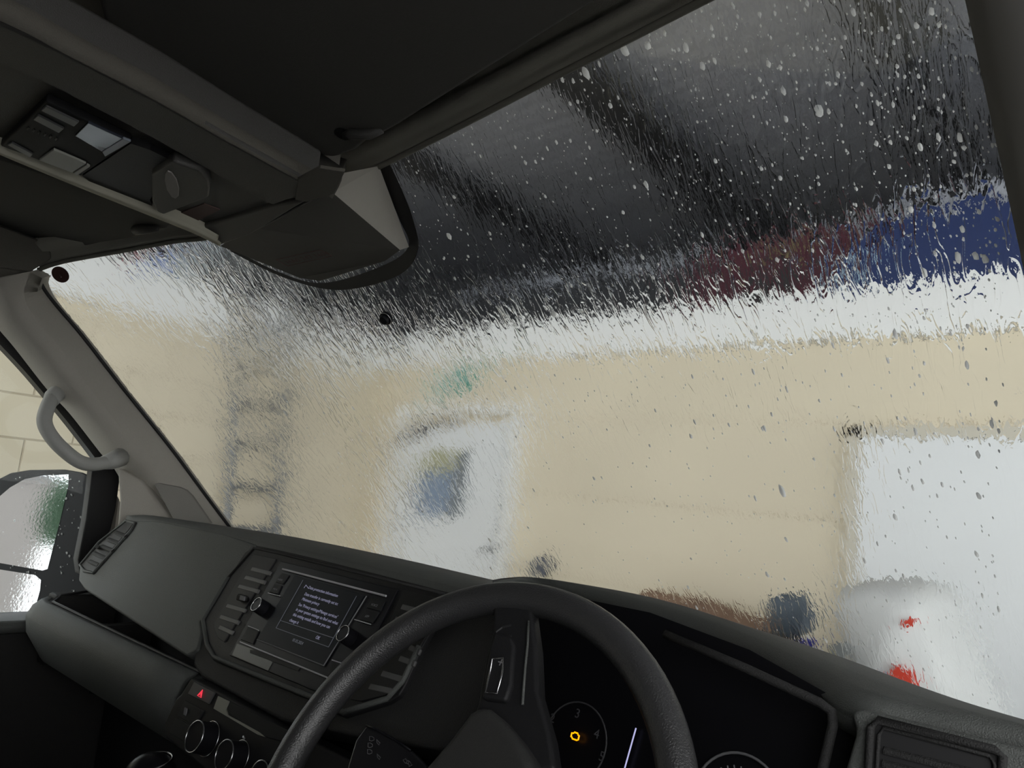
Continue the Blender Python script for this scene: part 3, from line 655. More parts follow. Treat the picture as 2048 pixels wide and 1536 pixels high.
# control panel
CPn = [(0, 292), (92, 203), (262, 285), (162, 352)]
cpn = ring_pan(CPn, -0.001, 0.01, mat('overhead_panel_black', (0.014, 0.014, 0.015), 0.6, spec=0.08), 'control_panel', bevel=0.002)
def on_cp(pts, m, name, dz=-0.003, th=0.003, label=None):
    return link(name, prism([oz(a, b_, dz) for a, b_ in pts], (0, 0, th)), m, cpn, bevel=0.0008, label=label)
btn_m = mat('switch_plastic', (0.045, 0.045, 0.047), 0.5)
on_cp([(82, 222), (92, 213), (158, 245), (148, 254)], btn_m, 'switch'); on_cp([(66, 240), (76, 231), (128, 258), (118, 267)], btn_m, 'switch'); on_cp([(14, 290), (24, 286), (66, 309), (60, 316)], btn_m, 'switch')
for i in range(6):
    a_ = 52+i*11.2; b0 = 258+i*4.2; on_cp([(a_, b0), (a_+4, b0-4), (a_+8, b0-1), (a_+4, b0+4)], black_m, 'vent_slot', dz=-0.0022, th=0.002)
lens_m = mat('clear_lens', (0.20, 0.22, 0.25), 0.10, spec=0.8)
on_cp([(150, 272), (176, 246), (246, 278), (204, 304)], mat('smoked_lens', (0.03, 0.034, 0.045), 0.12, spec=0.12), 'lamp_lens', label='smoked clear lens')
on_cp([(204, 304), (246, 278), (262, 284), (210, 314)], mat('lens_rim', (0.16, 0.18, 0.22), 0.4), 'lens_rim', dz=-0.004, label='silvery lens rim')
on_cp([(78, 321), (107, 300), (172, 328), (144, 346)], mat('white_lamp', (0.27, 0.27, 0.24), 0.5), 'lamp_lens', dz=-0.004, label='whitish lamp lens')
on_cp([(146, 347), (173, 330), (180, 334), (154, 352)], MATS['white_lamp'], 'lens_end', dz=-0.004)
# scoop and microphone pod
SC = [(165, 352), (262, 287), (300, 300), (345, 322), (330, 345), (300, 400), (312, 432), (210, 388)]
ring_pan(SC, 0.004, 0.01, black_m, 'hollow', label='flat black panel for the shade in the scoop')  # flat black slab stands in for the shade of the recess
pod = ring_pan([(303, 350), (345, 324), (400, 342), (416, 360), (420, 378), (417, 395), (328, 430), (314, 424), (304, 405)], -0.004, 0.014, console_m, 'microphone_pod', bevel=0.003)
mc = [(335, 343), (343, 346), (353, 360), (358, 378), (357, 393), (351, 398), (343, 395), (333, 380), (329, 362), (330, 350)]
link('mesh_grille', prism([oz(a, b_, -0.0055) for a, b_ in mc], (0, 0, 0.004)), mat('grey_mesh', (0.30, 0.285, 0.27), 0.8, bump=1, bscale=1500), pod, bevel=0.001)
LBp = [(330, 438), (408, 408), (440, 420), (374, 452)]
ring_pan(LBp, 0.0105, 0.002, red_print, 'warning_label', label='dull reddish warning label')
for i in range(5):
    s_ = i/5+0.1; a_ = Vector((330, 438, 0)).lerp(Vector((374, 452, 0)), s_); b2 = Vector((408, 408, 0)).lerp(Vector((440, 420, 0)), s_)
    tube([oz(*a_.lerp(b2, .08).xy, 0.0100), oz(*a_.lerp(b2, .9).xy, 0.0100)], 0.0006, n=4).free()
# front part: seam frame
for pts in ([(420, 478), (520, 452), (600, 410), (640, 385), (655, 350)], [(410, 470), (520, 440), (590, 402), (632, 378)]):
    link('seam', tube(spline([oz(a, b_, 0.0115) for a, b_ in pts], 5), 0.0014, n=6), black_m, oc)
ring_pan([(405, 455), (545, 412), (612, 402), (500, 470), (440, 490)], 0.006, 0.01, console_m, 'front_panel', bevel=0.003)

# sensor cover on the windscreen
sc_t = thing('sensor_cover', ws(650, 560, 0.02), 'grey faceted sensor cover at the top middle of the windscreen', 'cover')
tip = ws(818, 494, 0.006); bot1 = ws(640, 562, 0.005); bot2 = ws(770, 522, 0.005); top1 = ws(758, 332, 0.012); top0 = ws(690, 345, 0.05)
n1 = on_depth(665, 385, ws(665, 385), 0.19); n2 = on_depth(440, 492, ws(440, 492), 0.20)
n3 = oz(690, 348, 0.0); fl = ws(600, 556, 0.005)
n0 = on_depth(500, 455, ws(500, 455), 0.26)
n4_ = on_depth(800, 500, tip, 0.012)
def solid(faces, name, m, parent, **kw):
    bm = bmesh.new(); vs_ = {}
    for f in faces:
        fv = []
        for p in f:
            key = tuple(round(c_, 5) for c_ in p)
            if key not in vs_: vs_[key] = bm.verts.new(p)
            fv.append(vs_[key])
        bm.faces.new(fv)
    return link(name, bm, m, parent, **kw)
kcm = mat('cover_lit_plastic', (0.33, 0.31, 0.275), 0.7, bump=0.5, bscale=900)  # paler copy of the cover plastic for its lit facets
topP = on_depth(676, 348, n1, -0.02)
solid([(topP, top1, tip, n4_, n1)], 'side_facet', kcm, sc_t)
solid([(n1, n4_, bot2, bot1, fl, n2, n0)], 'lower_facet', mat('cover_shaded_plastic', (0.095, 0.09, 0.08), 0.7, bump=0.5, bscale=900), sc_t)  # darker copy of the same plastic for the facet in shade
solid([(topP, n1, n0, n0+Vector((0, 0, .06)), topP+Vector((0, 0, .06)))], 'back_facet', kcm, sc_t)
def on_low(px, py, off=0.0015):
    nn = (n4_-n1).cross(n2-n1).normalized(); return pl(px, py, n1 + (nn if nn.dot(CAM-n1) > 0 else -nn)*off, nn)
fr = [(552, 519), (640, 500), (663, 512), (575, 532)]
link('label_frame', tube([on_low(*p) for p in fr], 0.0007, n=6, closed=True), red_print, sc_t, label='thin reddish label outline')
_nn = (n4_-n1).cross(n2-n1).normalized(); _nn = _nn if _nn.dot(CAM-n1) > 0 else -_nn
text('label_text', 'HA0 247 1604', on_low(578, 528), on_low(655, 510)-on_low(578, 528), _nn, 0.016, red_print, sc_t)
link('flap', tube([on_low(*p, 0.0008) for p in [(578, 476), (630, 455), (638, 462), (628, 478), (590, 488)]], 0.0012, n=6, closed=True), black_m, sc_t)

# rubber stop and sticker on the glass
p = ws(775, 634, 0.004); n = -ws_n(p.x, p.z)
rs = thing('rain_sensor', p, 'small round black rain sensor stuck to the inside of the windscreen', 'sensor')
link('base_ring', disc(p, n, 0.0125, 0.005, 28), gloss_m, rs, bevel=0.0015); link('cap', disc(p+n*0.005, n, 0.0095, 0.009, 28, r2=0.008), gloss_m, rs, bevel=0.002)
link('rim_glint', ring(p+n*0.006, n, 0.0118, 0.0008), chrome_m, rs, smooth=True, label='bright ring put in for the glint')  # chrome ring added for the glint round the sensor
p = ws(121, 549, 0.001); n = -ws_n(p.x, p.z)
stk = thing('round_sticker', p, 'round dark brown sticker at the top left corner of the windscreen', 'sticker')
link('disc', disc(p, n, 0.0165, 0.001, 28), mat('brown_sticker', (0.055, 0.022, 0.018), 0.6), stk)
u = XR - n*XR.dot(n)
link('symbol', tube([p+n*0.0015+Vector((-0.009, 0, 0.005)), p+n*0.0015+Vector((0.009, 0, -0.006))], 0.0014, n=6), mat('sticker_print', (0.16, 0.10, 0.09), 0.6), stk)

# grab handle on the left pillar
gh = thing('grab_handle', rd[6], 'grey looped grab handle on the left windscreen pillar', 'handle')
hp_ = [(118, 782), (107, 793), (96, 812), (89, 845), (108, 880), (143, 913), (169, 927), (195, 928), (222, 922), (240, 915)]
bref = rd[5]
H = [on_depth(a, b_, bref, bk) for (a, b_), bk in zip(hp_, (0.0, 0.03, 0.055, 0.07, 0.08, 0.08, 0.07, 0.05, 0.03, 0.0))]
link('grip', tube(spline(H, 5), 0.0135, n=14), handle_m, gh, smooth=True)
link('mount', tube([H[0]+Vector((-.01, 0.01, 0)), H[0], H[1], H[2].lerp(H[1], .5)], [0.017, 0.0175, 0.0165, 0.0145], n=12), handle_m, gh, smooth=True)
link('mount', tube([H[-1], H[-2], H[-3].lerp(H[-2], .5)], [0.020, 0.0175, 0.0145], n=12), handle_m, gh, smooth=True)

# ================================================================== DOOR MIRROR (outside, left)
mc_ = atx(70, 1060, -1.13)
vdir = (mc_-CAM).normalized()
refl = _n((-0.10, -1.0, 0.10))
MN = (refl - vdir).normalized()
def pm(px, py, off=0.0): return pl(px, py, mc_+MN*off, MN)
dm = thing('door_mirror', pm(60, 1220), 'black door mirror with two glasses outside the left window', 'door mirror')
HO = [(-120, 1010), (-60, 975), (0, 957), (22, 946), (60, 940), (130, 939), (165, 945), (200, 962), (215, 990), (205, 1060), (190, 1130), (175, 1200), (150, 1270), (60, 1290), (-120, 1290)]
A_ = [pm(a, b_, 0.012) for a, b_ in HO]
cA = sum(A_, Vector())/len(A_)
B_ = [cA + (p-cA)*0.97 - MN*0.05 for p in A_]; C2 = [cA + (p-cA)*0.75 - MN*0.12 for p in A_]
bm = grid([[cA+(p-cA)*0.985+MN*0.004 for p in A_], A_, B_, C2], closed=True)
link('housing', bm, body_m, dm)
mirm = bpy.data.materials.new('wet_mirror'); mirm.use_nodes = True; n5 = mirm.node_tree; b5 = n5.nodes['Principled BSDF']; b5.inputs['Metallic'].default_value = 1; b5.inputs['Roughness'].default_value = 0.03; b5.inputs['Base Color'].default_value = (0.85, 0.9, 0.95, 1)
t5 = n5.nodes.new('ShaderNodeTexCoord'); k5 = n5.nodes.new('ShaderNodeTexNoise'); k5.inputs['Scale'].default_value = 160; k5.inputs['Detail'].default_value = 4; u5 = n5.nodes.new('ShaderNodeBump'); u5.inputs['Strength'].default_value = 1; u5.inputs['Distance'].default_value = 0.00006
n5.links.new(t5.outputs['Object'], k5.inputs['Vector']); n5.links.new(k5.outputs['Fac'], u5.inputs['Height']); n5.links.new(u5.outputs['Normal'], b5.inputs['Normal'])
G1 = [(-110, 1060), (-60, 1000), (0, 992), (20, 975), (50, 958), (85, 951), (137, 949), (137, 970), (118, 1050), (95, 1138), (85, 1141), (0, 1126), (-110, 1108)]
G2 = [(-110, 1125), (0, 1139), (70, 1150), (82, 1160), (80, 1180), (64, 1240), (-110, 1240)]
link('mirror_glass', prism([pm(a, b_, 0.017) for a, b_ in G1], -MN*0.004), mirm, dm, label='large upper glass')
link('mirror_glass', prism([pm(a, b_, 0.017) for a, b_ in G2], -MN*0.004), mirm, dm, label='small lower glass')
link('crease', tube([pm(a, b_, 0.018) for a, b_ in [(178, 945), (170, 1010), (160, 1110)]], 0.002, n=6), body_m, dm)
arm0 = pm(150, 1290, -0.04)
link('arm', tube([arm0+Vector((0, 0, 0.02)), arm0+Vector((0.12, 0.02, -0.06)), Vector((-0.93, arm0.y+0.1, arm0.z-0.1))], 0.035, n=12), body_m, dm, smooth=True)
bm = bmesh.new(); random.seed(5)
uu = MN.orthogonal().normalized()
for i in range(150):
    a = random.uniform(0, 195); b_ = random.uniform(945, 1200)
    if a > 200-(b_-960)*0.18: continue
    on_gl = a < 137-(b_-950)*0.22
    if on_gl and random.random() < 0.75: continue
    r = 0.0013*math.exp(random.gauss(0, .5))
    dome(bm, pm(a, b_, 0.0175), MN, uu, min(r, .004), 1.3)
o = link('raindrops', bm, dropm, dm, smooth=True); o['kind'] = 'stuff'

# scenery reflected in the mirror: placed behind and to the left of the van
def reflect_at(px, py, dist):
    v = ray(px, py).normalized(); r = v - MN*2*v.dot(MN); return pm(px, py) + r*dist
p = reflect_at(140, 1025, 17)
tr_ = thing('tree', (p.x, p.y, GZ), 'green tree behind the van, seen in the door mirror', 'tree')
bm = bmesh.new(); random.seed(8)
for i in range(900):
    th_ = random.uniform(0, 6.28); ph_ = math.acos(random.uniform(-1, 1)); r = random.uniform(.75, 1.05)
    c_ = Vector((p.x+0.5*r*math.sin(ph_)*math.cos(th_), p.y+0.5*r*math.sin(ph_)*math.sin(th_), p.z+0.75*r*math.cos(ph_)))
    d1 = Vector((random.gauss(0, 1), random.gauss(0, 1), random.gauss(0, 1))).normalized()*0.13; d2_ = d1.orthogonal().normalized()*0.07
    bm.faces.new([bm.verts.new(c_-d1), bm.verts.new(c_+d2_), bm.verts.new(c_+d1), bm.verts.new(c_-d2_)])
link('crown', bm, leaf_m, tr_); link('trunk', tube([(p.x, p.y, GZ), (p.x+.05, p.y, p.z)], [0.14, 0.07], n=10), mat('bark', (0.1, 0.07, 0.05), 0.9), tr_)
p = reflect_at(48, 1060, 24)
bl = thing('building', (p.x-2.2, p.y, GZ), 'pale brown building behind the van, seen in the door mirror', 'building')
link('wall', box2((p.x-4.2, p.y-2, GZ), (p.x+0.55, p.y, p.z+1.6)), mat('tan_render', (0.15, 0.13, 0.12), 0.8), bl)
link('roof', prism([(p.x-4.4, p.y+.2, p.z+1.6), (p.x+0.75, p.y+.2, p.z+1.6), (p.x-1.8, p.y+.2, p.z+2.5)], (0, -2.4, 0)), mat('slate_roof', (0.12, 0.12, 0.13), 0.8), bl)

# ================================================================== DASHBOARD
db = thing('dashboard', (0, 0.85, -0.95), 'charcoal grained dashboard running across the cab below the windscreen', 'dashboard')
ZS = -0.118
SIL = [(252, 1031), (300, 1030), (450, 1052), (600, 1076), (800, 1117), (985, 1160)]
CRE = [(262, 1040), (320, 1042), (450, 1068), (600, 1098), (800, 1146), (985, 1192)]
S_ = [atz(a, b_, ZS) for a, b_ in SIL]; Cr = [pf(a, b_, 0.0) for a, b_ in CRE]
Bk = [Vector((p.x, min(ws_y(p.x, -0.2)-0.02, 1.2), -0.215)) for p in S_]
Mid = [s.lerp(b_, 0.3)+Vector((0, 0, 0.012)) for s, b_ in zip(S_, Bk)]
S2 = [s.lerp(c_, 0.5)+Vector((0, 0, 0.004)) for s, c_ in zip(S_, Cr)]
link('top', grid([SP(Bk), SP(Mid), SP(S_), SP(S2), SP(Cr)], thick=(0, 0, -0.02)), dash_m, db, smooth=True)
# passenger face
FC = [(262, 1040), (320, 1041), (450, 1066), (512, 1088), (503, 1096), (455, 1158), (402, 1242), (404, 1262), (395, 1300), (372, 1312), (330, 1285), (168, 1178), (156, 1160), (158, 1134), (185, 1095), (225, 1058)]
link('passenger_face', prism([pf(a, b_) for a, b_ in FC], -FN*0.06), dash_m, db, bevel=0.006, seg=3)
# side vent at the far left
va = link('air_vent', prism([pf(a, b_, 0.002) for a, b_ in [(250, 1044), (266, 1046), (258, 1058), (185, 1143), (172, 1140), (162, 1130), (200, 1088)]], -FN*0.004), black_m, db, bevel=0.001)
link('vent_frame', tube([pf(a, b_, 0.003) for a, b_ in [(252, 1041), (270, 1046), (262, 1060), (186, 1146), (168, 1142), (160, 1130), (198, 1084)]], 0.0028, n=8, closed=True), dash_m, va, smooth=True)
for (a, b_) in (((230, 1064), (252, 1072)), ((215, 1078), (238, 1086)), ((202, 1092), (226, 1101)), ((188, 1106), (211, 1116)), ((178, 1122), (197, 1130))):
    link('slat', tube([pf(*a, 0.004), pf(*b_, 0.004)], 0.0042, n=8, flat=0.4), dashlow_m, va)
link('adjuster', tube([pf(194, 1093, 0.004), pf(194, 1093, 0.014)], 0.004, n=8), dash_m, va)
# undercut and tray
link('undercut', box2((-0.86, 0.72, -0.40), (-0.18, 0.82, -0.24)), black_m, db)
LX0, LX1 = -0.83, -0.20
prof = [(0.78, -0.36), (0.60, -0.36), (0.588, -0.30), (0.580, -0.290), (0.568, -0.288), (0.555, -0.298), (0.546, -0.318), (0.552, -0.350), (0.585, -0.40), (0.66, -0.45), (0.74, -0.50), (0.80, -0.52)]
def prow(x, dy=0.0): return [Vector((x, y+dy, z)) for y, z in prof]
rows = [prow(LX0-0.04, 0.07), prow(LX0-0.025, 0.025), prow(LX0, 0.006), prow(LX0+0.04, 0)] + [prow(LX0+0.04+(LX1-LX0-0.04)*i/6, 0.0) for i in range(1, 7)]
link('shelf', grid(rows, thick=(0, 0.012, -0.004)), dash_m, db, smooth=True)
link('tray_liner', box2((-0.82, 0.60, -0.359), (-0.21, 0.78, -0.352)), black_m, db)
link('divider', box2((-0.66, 0.595, -0.355), (-0.65, 0.75, -0.31)), dashlow_m, db, bevel=0.003)
link('tray_rib', tube([(-0.76, 0.60, -0.33), (-0.72, 0.64, -0.325), (-0.72, 0.72, -0.325)], 0.005, n=8), dashlow_m, db)
link('tray_rim', tube([(-0.835, 0.70, -0.27), (-0.835, 0.61, -0.284), (-0.80, 0.586, -0.290), (-0.5, 0.584, -0.290), (-0.20, 0.584, -0.290)], 0.003, n=8), black_m, db)
link('tray_end', box2((-0.875, 0.60, -0.42), (-0.83, 0.80, -0.282)), dashlow_m, db, bevel=0.006)
# lower dash across the cab
link('lower_panel', box2((-0.86, 0.74, -0.95), (0.88, 0.84, -0.46)), black_m, db, bevel=0.01)
link('core', box2((-0.84, 0.80, -0.5), (0.88, 0.95, -0.23)), black_m, db)
# centre section round the bezel
CSx = [(470, 1080), (620, 1100), (800, 1145), (985, 1188), (1050, 1200), (1010, 1330), (960, 1440), (880, 1500), (700, 1470), (560, 1440), (400, 1352), (385, 1330), (398, 1250), (455, 1130)]
link('centre_section', prism([pf(a, b_, -0.004) for a, b_ in CSx], -FN*0.05), dashlow_m, db, bevel=0.005)
BZo = [(507, 1094), (560, 1104), (894, 1186), (880, 1230), (844, 1292), (812, 1366), (798, 1390), (777, 1404), (685, 1433), (622, 1400), (425, 1320), (408, 1290), (401, 1240), (457, 1154), (490, 1104)]
bez = link('bezel', prism([pf(a, b_, 0.003) for a, b_ in BZo], -FN*0.01), black_m, db, bevel=0.002)
link('bezel_edge', tube([pf(a, b_, 0.004) for a, b_ in [(457, 1154), (406, 1240), (414, 1290), (428, 1314), (520, 1352), (622, 1393), (687, 1424), (775, 1397), (806, 1362), (838, 1292)]], 0.0032, n=8), dash_m, bez, smooth=True, label='raised lower edge')  # highlight along the bevel put in as a paler tube
link('top_edge', tube([pf(a, b_, 0.004) for a, b_ in [(457, 1154), (508, 1096), (560, 1107), (890, 1188)]], 0.0018, n=8), dashlow_m, bez, smooth=True)
# centre vents
def centre_vent(open_px, slats, tabs):
    v_ = link('air_vent', prism([pf(a, b_, 0.005) for a, b_ in open_px], -FN*0.003), mat('vent_dark', (0.004, 0.004, 0.005), 0.6), db, bevel=0.0006)
    for (a, b_) in slats:
        p, q = pf(*a, 0.0055), pf(*b_, 0.0055); d_ = FN*0.010 + Vector((0, 0, -0.002)); up = Vector((0, 0.003, 0.006))
        link('slat', prism([p, q, q+up, p+up], -FN*0.004), mat('vent_slat_lit', (0.075, 0.075, 0.075), 0.5), v_, bevel=0.0012)  # paler copy of the slat plastic, light on the slats put into the colour
    for (a, b_) in tabs:
        link('tab', box(pf(a, b_, 0.010), (0.020, 0.008, 0.009)), dashlow_m, v_, bevel=0.002); link('tab_face', box(pf(a+1, b_, 0.015), (0.012, 0.002, 0.006)), dim_print, v_)
    return v_
centre_vent([(508, 1108), (552, 1118), (500, 1200), (448, 1284), (436, 1276), (430, 1262), (429, 1246), (470, 1170)],
            [((500, 1141), (538, 1151)), ((487, 1158), (527, 1169)), ((474, 1176), (514, 1187)), ((450, 1215), (488, 1226)), ((437, 1237), (474, 1250)), ((435, 1258), (462, 1270))], [(484, 1196)])
centre_vent([(806, 1180), (892, 1200), (872, 1236), (836, 1300), (806, 1362), (770, 1390), (722, 1402), (700, 1398), (760, 1290)],
            [((800, 1218), (850, 1232)), ((786, 1243), (838, 1258)), ((815, 1300), (836, 1310)), ((795, 1322), (826, 1333)), ((760, 1352), (800, 1364)), ((735, 1378), (778, 1388))], [])
# driver's hood over the instruments
SH = [(985, 1160), (1010, 1156), (1060, 1154), (1150, 1166), (1300, 1194), (1450, 1238), (1600, 1298), (1750, 1360), (1880, 1405), (2048, 1449), (2160, 1478)]
LIP = [(985, 1190), (1010, 1180), (1070, 1172), (1160, 1190), (1300, 1232), (1450, 1285), (1590, 1356), (1700, 1424), (1830, 1452), (2000, 1490), (2120, 1520)]
S_ = [atz(a, b_, ZS) for a, b_ in SH]; Lp = [atz(a, b_, -0.132) for a, b_ in LIP]
Bk = [Vector((p.x, max(p.y+0.1, min(ws_y(min(p.x, 0.86), -0.2)-0.02, 1.2)), -0.215)) for p in S_]
Md = [s.lerp(b_, 0.3)+Vector((0, 0, 0.012)) for s, b_ in zip(S_, Bk)]
S2 = [s.lerp(c_, 0.5)+Vector((0, 0, 0.005)) for s, c_ in zip(S_, Lp)]
Lw = [p+Vector((0, 0.012, -0.014)) for p in Lp]; Uu = [p+Vector((0, 0.10, -0.012)) for p in Lp]
link('hood', grid([SP(r) for r in (Bk, Md, S_, S2, Lp, Lw, Uu)], thick=(0, 0.002, -0.006)), dash_m, db, smooth=True)
# post between binnacle and right vent, and the right end
link('right_end', prism([pk(a, b_, 0.05) for a, b_ in [(1700, 1424), (1722, 1415), (2200, 1530), (2200, 1760), (1655, 1760), (1690, 1536), (1712, 1460)]], -KN*0.07), dash_m, db, bevel=0.006, seg=3)
rv = link('air_vent', prism([pk(a, b_, 0.054) for a, b_ in [(1762, 1442), (1990, 1500), (2002, 1512), (1990, 1700), (1730, 1700), (1748, 1452)]], -KN*0.003), MATS['vent_dark'], db, bevel=0.001)
link('vent_frame', tube([pk(a, b_, 0.056) for a, b_ in [(1756, 1440), (1990, 1500), (2006, 1514), (1992, 1700), (1728, 1700), (1742, 1455)]], 0.003, n=8, closed=True), dashlow_m, rv, smooth=True)
link('inner_frame', tube([pk(a, b_, 0.056) for a, b_ in [(1768, 1455), (1980, 1512), (1990, 1530), (1980, 1680), (1745, 1680), (1758, 1470)]], 0.0015, n=8, closed=True), dashlow_m, rv, smooth=True)
for i in range(4):
    link('slat', tube([pk(1768-3*i, 1500+26*i, 0.055), pk(1975-2*i, 1552+28*i, 0.055)], 0.003, n=8, flat=0.5), dashlow_m, rv)
# cluster
ic = thing('instrument_cluster', pk(1300, 1600), 'black instrument cluster with an amber engine light behind the steering wheel', 'instrument cluster')
link('face', prism([pk(a, b_) for a, b_ in [(860, 1230), (1080, 1180), (1300, 1225), (1500, 1300), (1660, 1390), (1760, 1440), (1760, 1700), (860, 1700)]], -KN*0.02), mat('cluster_black', (0.004, 0.004, 0.005), 0.35, spec=0.2), ic)
link('rim', tube([pk(a, b_, 0.03) for a, b_ in [(1330, 1268), (1490, 1336), (1640, 1406), (1664, 1424), (1666, 1450), (1645, 1540), (1630, 1640)]], 0.004, n=8), dashlow_m, ic, smooth=True)
def pxr(px, py, r): return (pk(px+r, py, .01)-pk(px, py, .01)).length
g1 = pk(1149, 1482, 0.004)
ga = link('gauge', ring(g1, KN, (pk(1149, 1400, .004)-g1).length*0.95, 0.0008), mat('faint_ring', (0.035, 0.035, 0.038), 0.6), ic, smooth=True, label='rev counter')
for ch, (a, b_) in (('2', (1098, 1443)), ('3', (1148, 1434)), ('4', (1186, 1475)), ('1', (1088, 1492)), ('5', (1196, 1520))):
    text('numeral', ch, pk(a, b_, 0.005), XR, KN, 0.012, mat('faint_print', (0.05, 0.05, 0.055), 0.6), ga)
g2 = pk(1475, 1610, 0.004)
gb = link('gauge', ring(g2, KN, (pk(1470, 1505, .004)-g2).length, 0.0012), mat('grey_ring', (0.09, 0.09, 0.095), 0.6), ic, smooth=True, label='speedometer')
for a, b_ in ((1442, 1535), (1455, 1531), (1468, 1530), (1482, 1533), (1496, 1538)):
    link('tick', tube([pk(a, b_, 0.005), pk(a+2, b_+12, 0.005)], 0.0006, n=4), dim_print, gb)
ep = pk(1150, 1472, 0.006)
def E(dx, dy): return ep + XR*dx*0.001 + _n(XR.cross(-KN))*(-dy)*0.001*(-1 if (XR.cross(-KN)).z > 0 else 1)
_upk = (Vector((0, 0, 1)) - KN*KN.z).normalized()
def E(dx, dy): return ep + XR*dx*0.001 + _upk*dy*0.001
pts = [(-4.2, -1.8), (-4.2, 1.8), (-2.5, 1.8), (-1.5, 3.0), (2.2, 3.0), (3.2, 1.6), (4.4, 1.6), (4.4, -2.2), (3, -3.0), (-2.2, -3.0), (-3, -1.8)]
link('engine_light', tube([E(a, b_) for a, b_ in pts], 0.00075, n=6, closed=True), amber_glow, ic, label='amber engine warning light')
link('display_line', tube([pk(1272, 1456, 0.006), pk(1247, 1545, 0.006)], 0.0007, n=6), needle_glow, ic, label='lit pale line')

# infotainment unit
hu = thing('infotainment_unit', pf(600, 1350), 'touchscreen radio unit with two knobs in the middle of the dashboard', 'radio')
link('fascia', prism([pf(a, b_, 0.006) for a, b_ in [(562, 1122), (795, 1178), (742, 1285), (648, 1390), (458, 1310)]], -FN*0.004), gloss_m, hu, bevel=0.001)
scr = link('screen', prism([pf(a, b_, 0.0075) for a, b_ in [(589, 1150), (728, 1190), (647, 1332), (514, 1278)]], -FN*0.002), screen_m, hu, bevel=0.0005)
bright_m = mat('bright_trim', (0.55, 0.55, 0.57), 0.45, 0.3)  # pale half-matt grey puts the chrome's reflection into the colour
def strip(name, a, b_, r, m, parent, off=0.0085, label=None, n=6): return link(name, tube([pf(*a, off), pf(*b_, off)], r, n=n), m, parent, label=label)
strip('chrome_strip', (565, 1138), (772, 1192), 0.0014, bright_m, hu); strip('chrome_strip', (480, 1284), (654, 1355), 0.0010, bright_m, hu)
strip('chrome_strip', (536, 1186), (560, 1192), 0.0007, bright_m, hu); strip('chrome_strip', (709, 1239), (742, 1249), 0.0007, bright_m, hu); strip('chrome_strip', (496, 1252), (518, 1261), 0.0007, bright_m, hu); strip('chrome_strip', (664, 1320), (682, 1326), 0.0007, bright_m, hu)
strip('screen_frame', (514, 1279), (646, 1331), 0.0008, grey_steel, scr, 0.0075); strip('screen_frame', (647, 1332), (733, 1192), 0.0008, dim_print, scr, 0.0075)
gbm = mat('radio_button', (0.017, 0.018, 0.019), 0.5, spec=0.15)
for pts in ([(563, 1146), (578, 1150), (565, 1168), (551, 1164)], [(549, 1167), (563, 1171), (555, 1188), (538, 1184)], [(744, 1195), (770, 1202), (760, 1222), (733, 1215)], [(731, 1218), (758, 1225), (744, 1246), (717, 1238)], [(496, 1254), (517, 1262), (505, 1288), (481, 1279)], [(666, 1322), (690, 1330), (672, 1358), (655, 1350)]):
    link('button', prism([pf(a, b_, 0.008) for a, b_ in pts], -FN*0.002), gbm, hu, bevel=0.0006)
text('button_text', 'VOICE', pf(741, 1211, 0.0083), XR, FN, 0.0045, dim_print, hu); text('button_text', 'APP', pf(729, 1234, 0.0083), XR, FN, 0.0045, dim_print, hu)
text('button_text', 'RADIO', pf(555, 1160, 0.0083), XR, FN, 0.004, dim_print, hu); text('button_text', 'MEDIA', pf(545, 1179, 0.0083), XR, FN, 0.004, dim_print, hu)
for (a, b_) in ((528, 1218), (702, 1277)):
    kk = link('knob', disc(pf(a, b_, 0.007), FN, 0.0105, 0.014, 32, r2=0.0098), gloss_m, hu, bevel=0.0006)
    link('knob_ring', ring(pf(a, b_, 0.007)+FN*0.0145, FN, 0.0095, 0.0007), chrome_m, kk, smooth=True)
link('disc_slot', prism([pf(a, b_, 0.0072) for a, b_ in [(500, 1299), (512, 1300), (600, 1336), (596, 1342), (500, 1306)]], -FN*0.002), black_m, hu)
link('sheen_patch', prism([pf(a, b_, 0.0068) for a, b_ in [(474, 1287), (520, 1304), (545, 1325), (536, 1341), (464, 1310)]], -FN*0.001), mat('sheen_grey', (0.028, 0.030, 0.028), 0.35), hu, label='greyish sheen on the lower fascia')  # thin grey plate put in for the sheen on the lower fascia
# the message on the screen
u_ = (pf(660, 1190) - pf(603, 1173)); u_ = u_.normalized()
SN = FN
vdn = (pf(553, 1256)-pf(603, 1164)).normalized()
def scr_frame(pts, m=line_m):
    for a, b_ in zip(pts, pts[1:]): link('message_box', tube([pf(*a, 0.0083), pf(*b_, 0.0083)], 0.00035, n=4), m, scr)
scr_frame([(606, 1160), (552, 1256), (657, 1294), (713, 1192)]); scr_frame([(561, 1241), (667, 1276)])
W0 = pf(603, 1175, 0.0083)
lines = [(616, 1177, 'Data protection information'), (608, 1190, 'Data transfer is currently set to:'), (603, 1200, 'Minimum privacy'), (596, 1211, "See 'Privacy settings/Manage services'"), (591, 1221, 'in your system settings to find out what'), (585, 1231, 'this setting entails and how you can'), (578, 1242, 'change it')]
sizes = (pf(679, 1192, .0083)-pf(616, 1177, .0083)).length
for i, (a, b_, s) in enumerate(lines):
    o = text('message_line', s, pf(a, b_, 0.0083), u_, SN, 0.0058, text_m, scr, sx=1.06)
text('message_line', 'OK', pf(630, 1277, 0.0083), u_, SN, 0.0062, text_m, scr); text('message_line', '01.05.2024', pf(584, 1282, 0.0083), u_, SN, 0.0056, line_m, scr)
link('person_icon', tube([pf(a, b_, 0.0083) for a, b_ in [(608, 1176), (612, 1170), (617, 1177)]], 0.0004, n=4), text_m, scr)

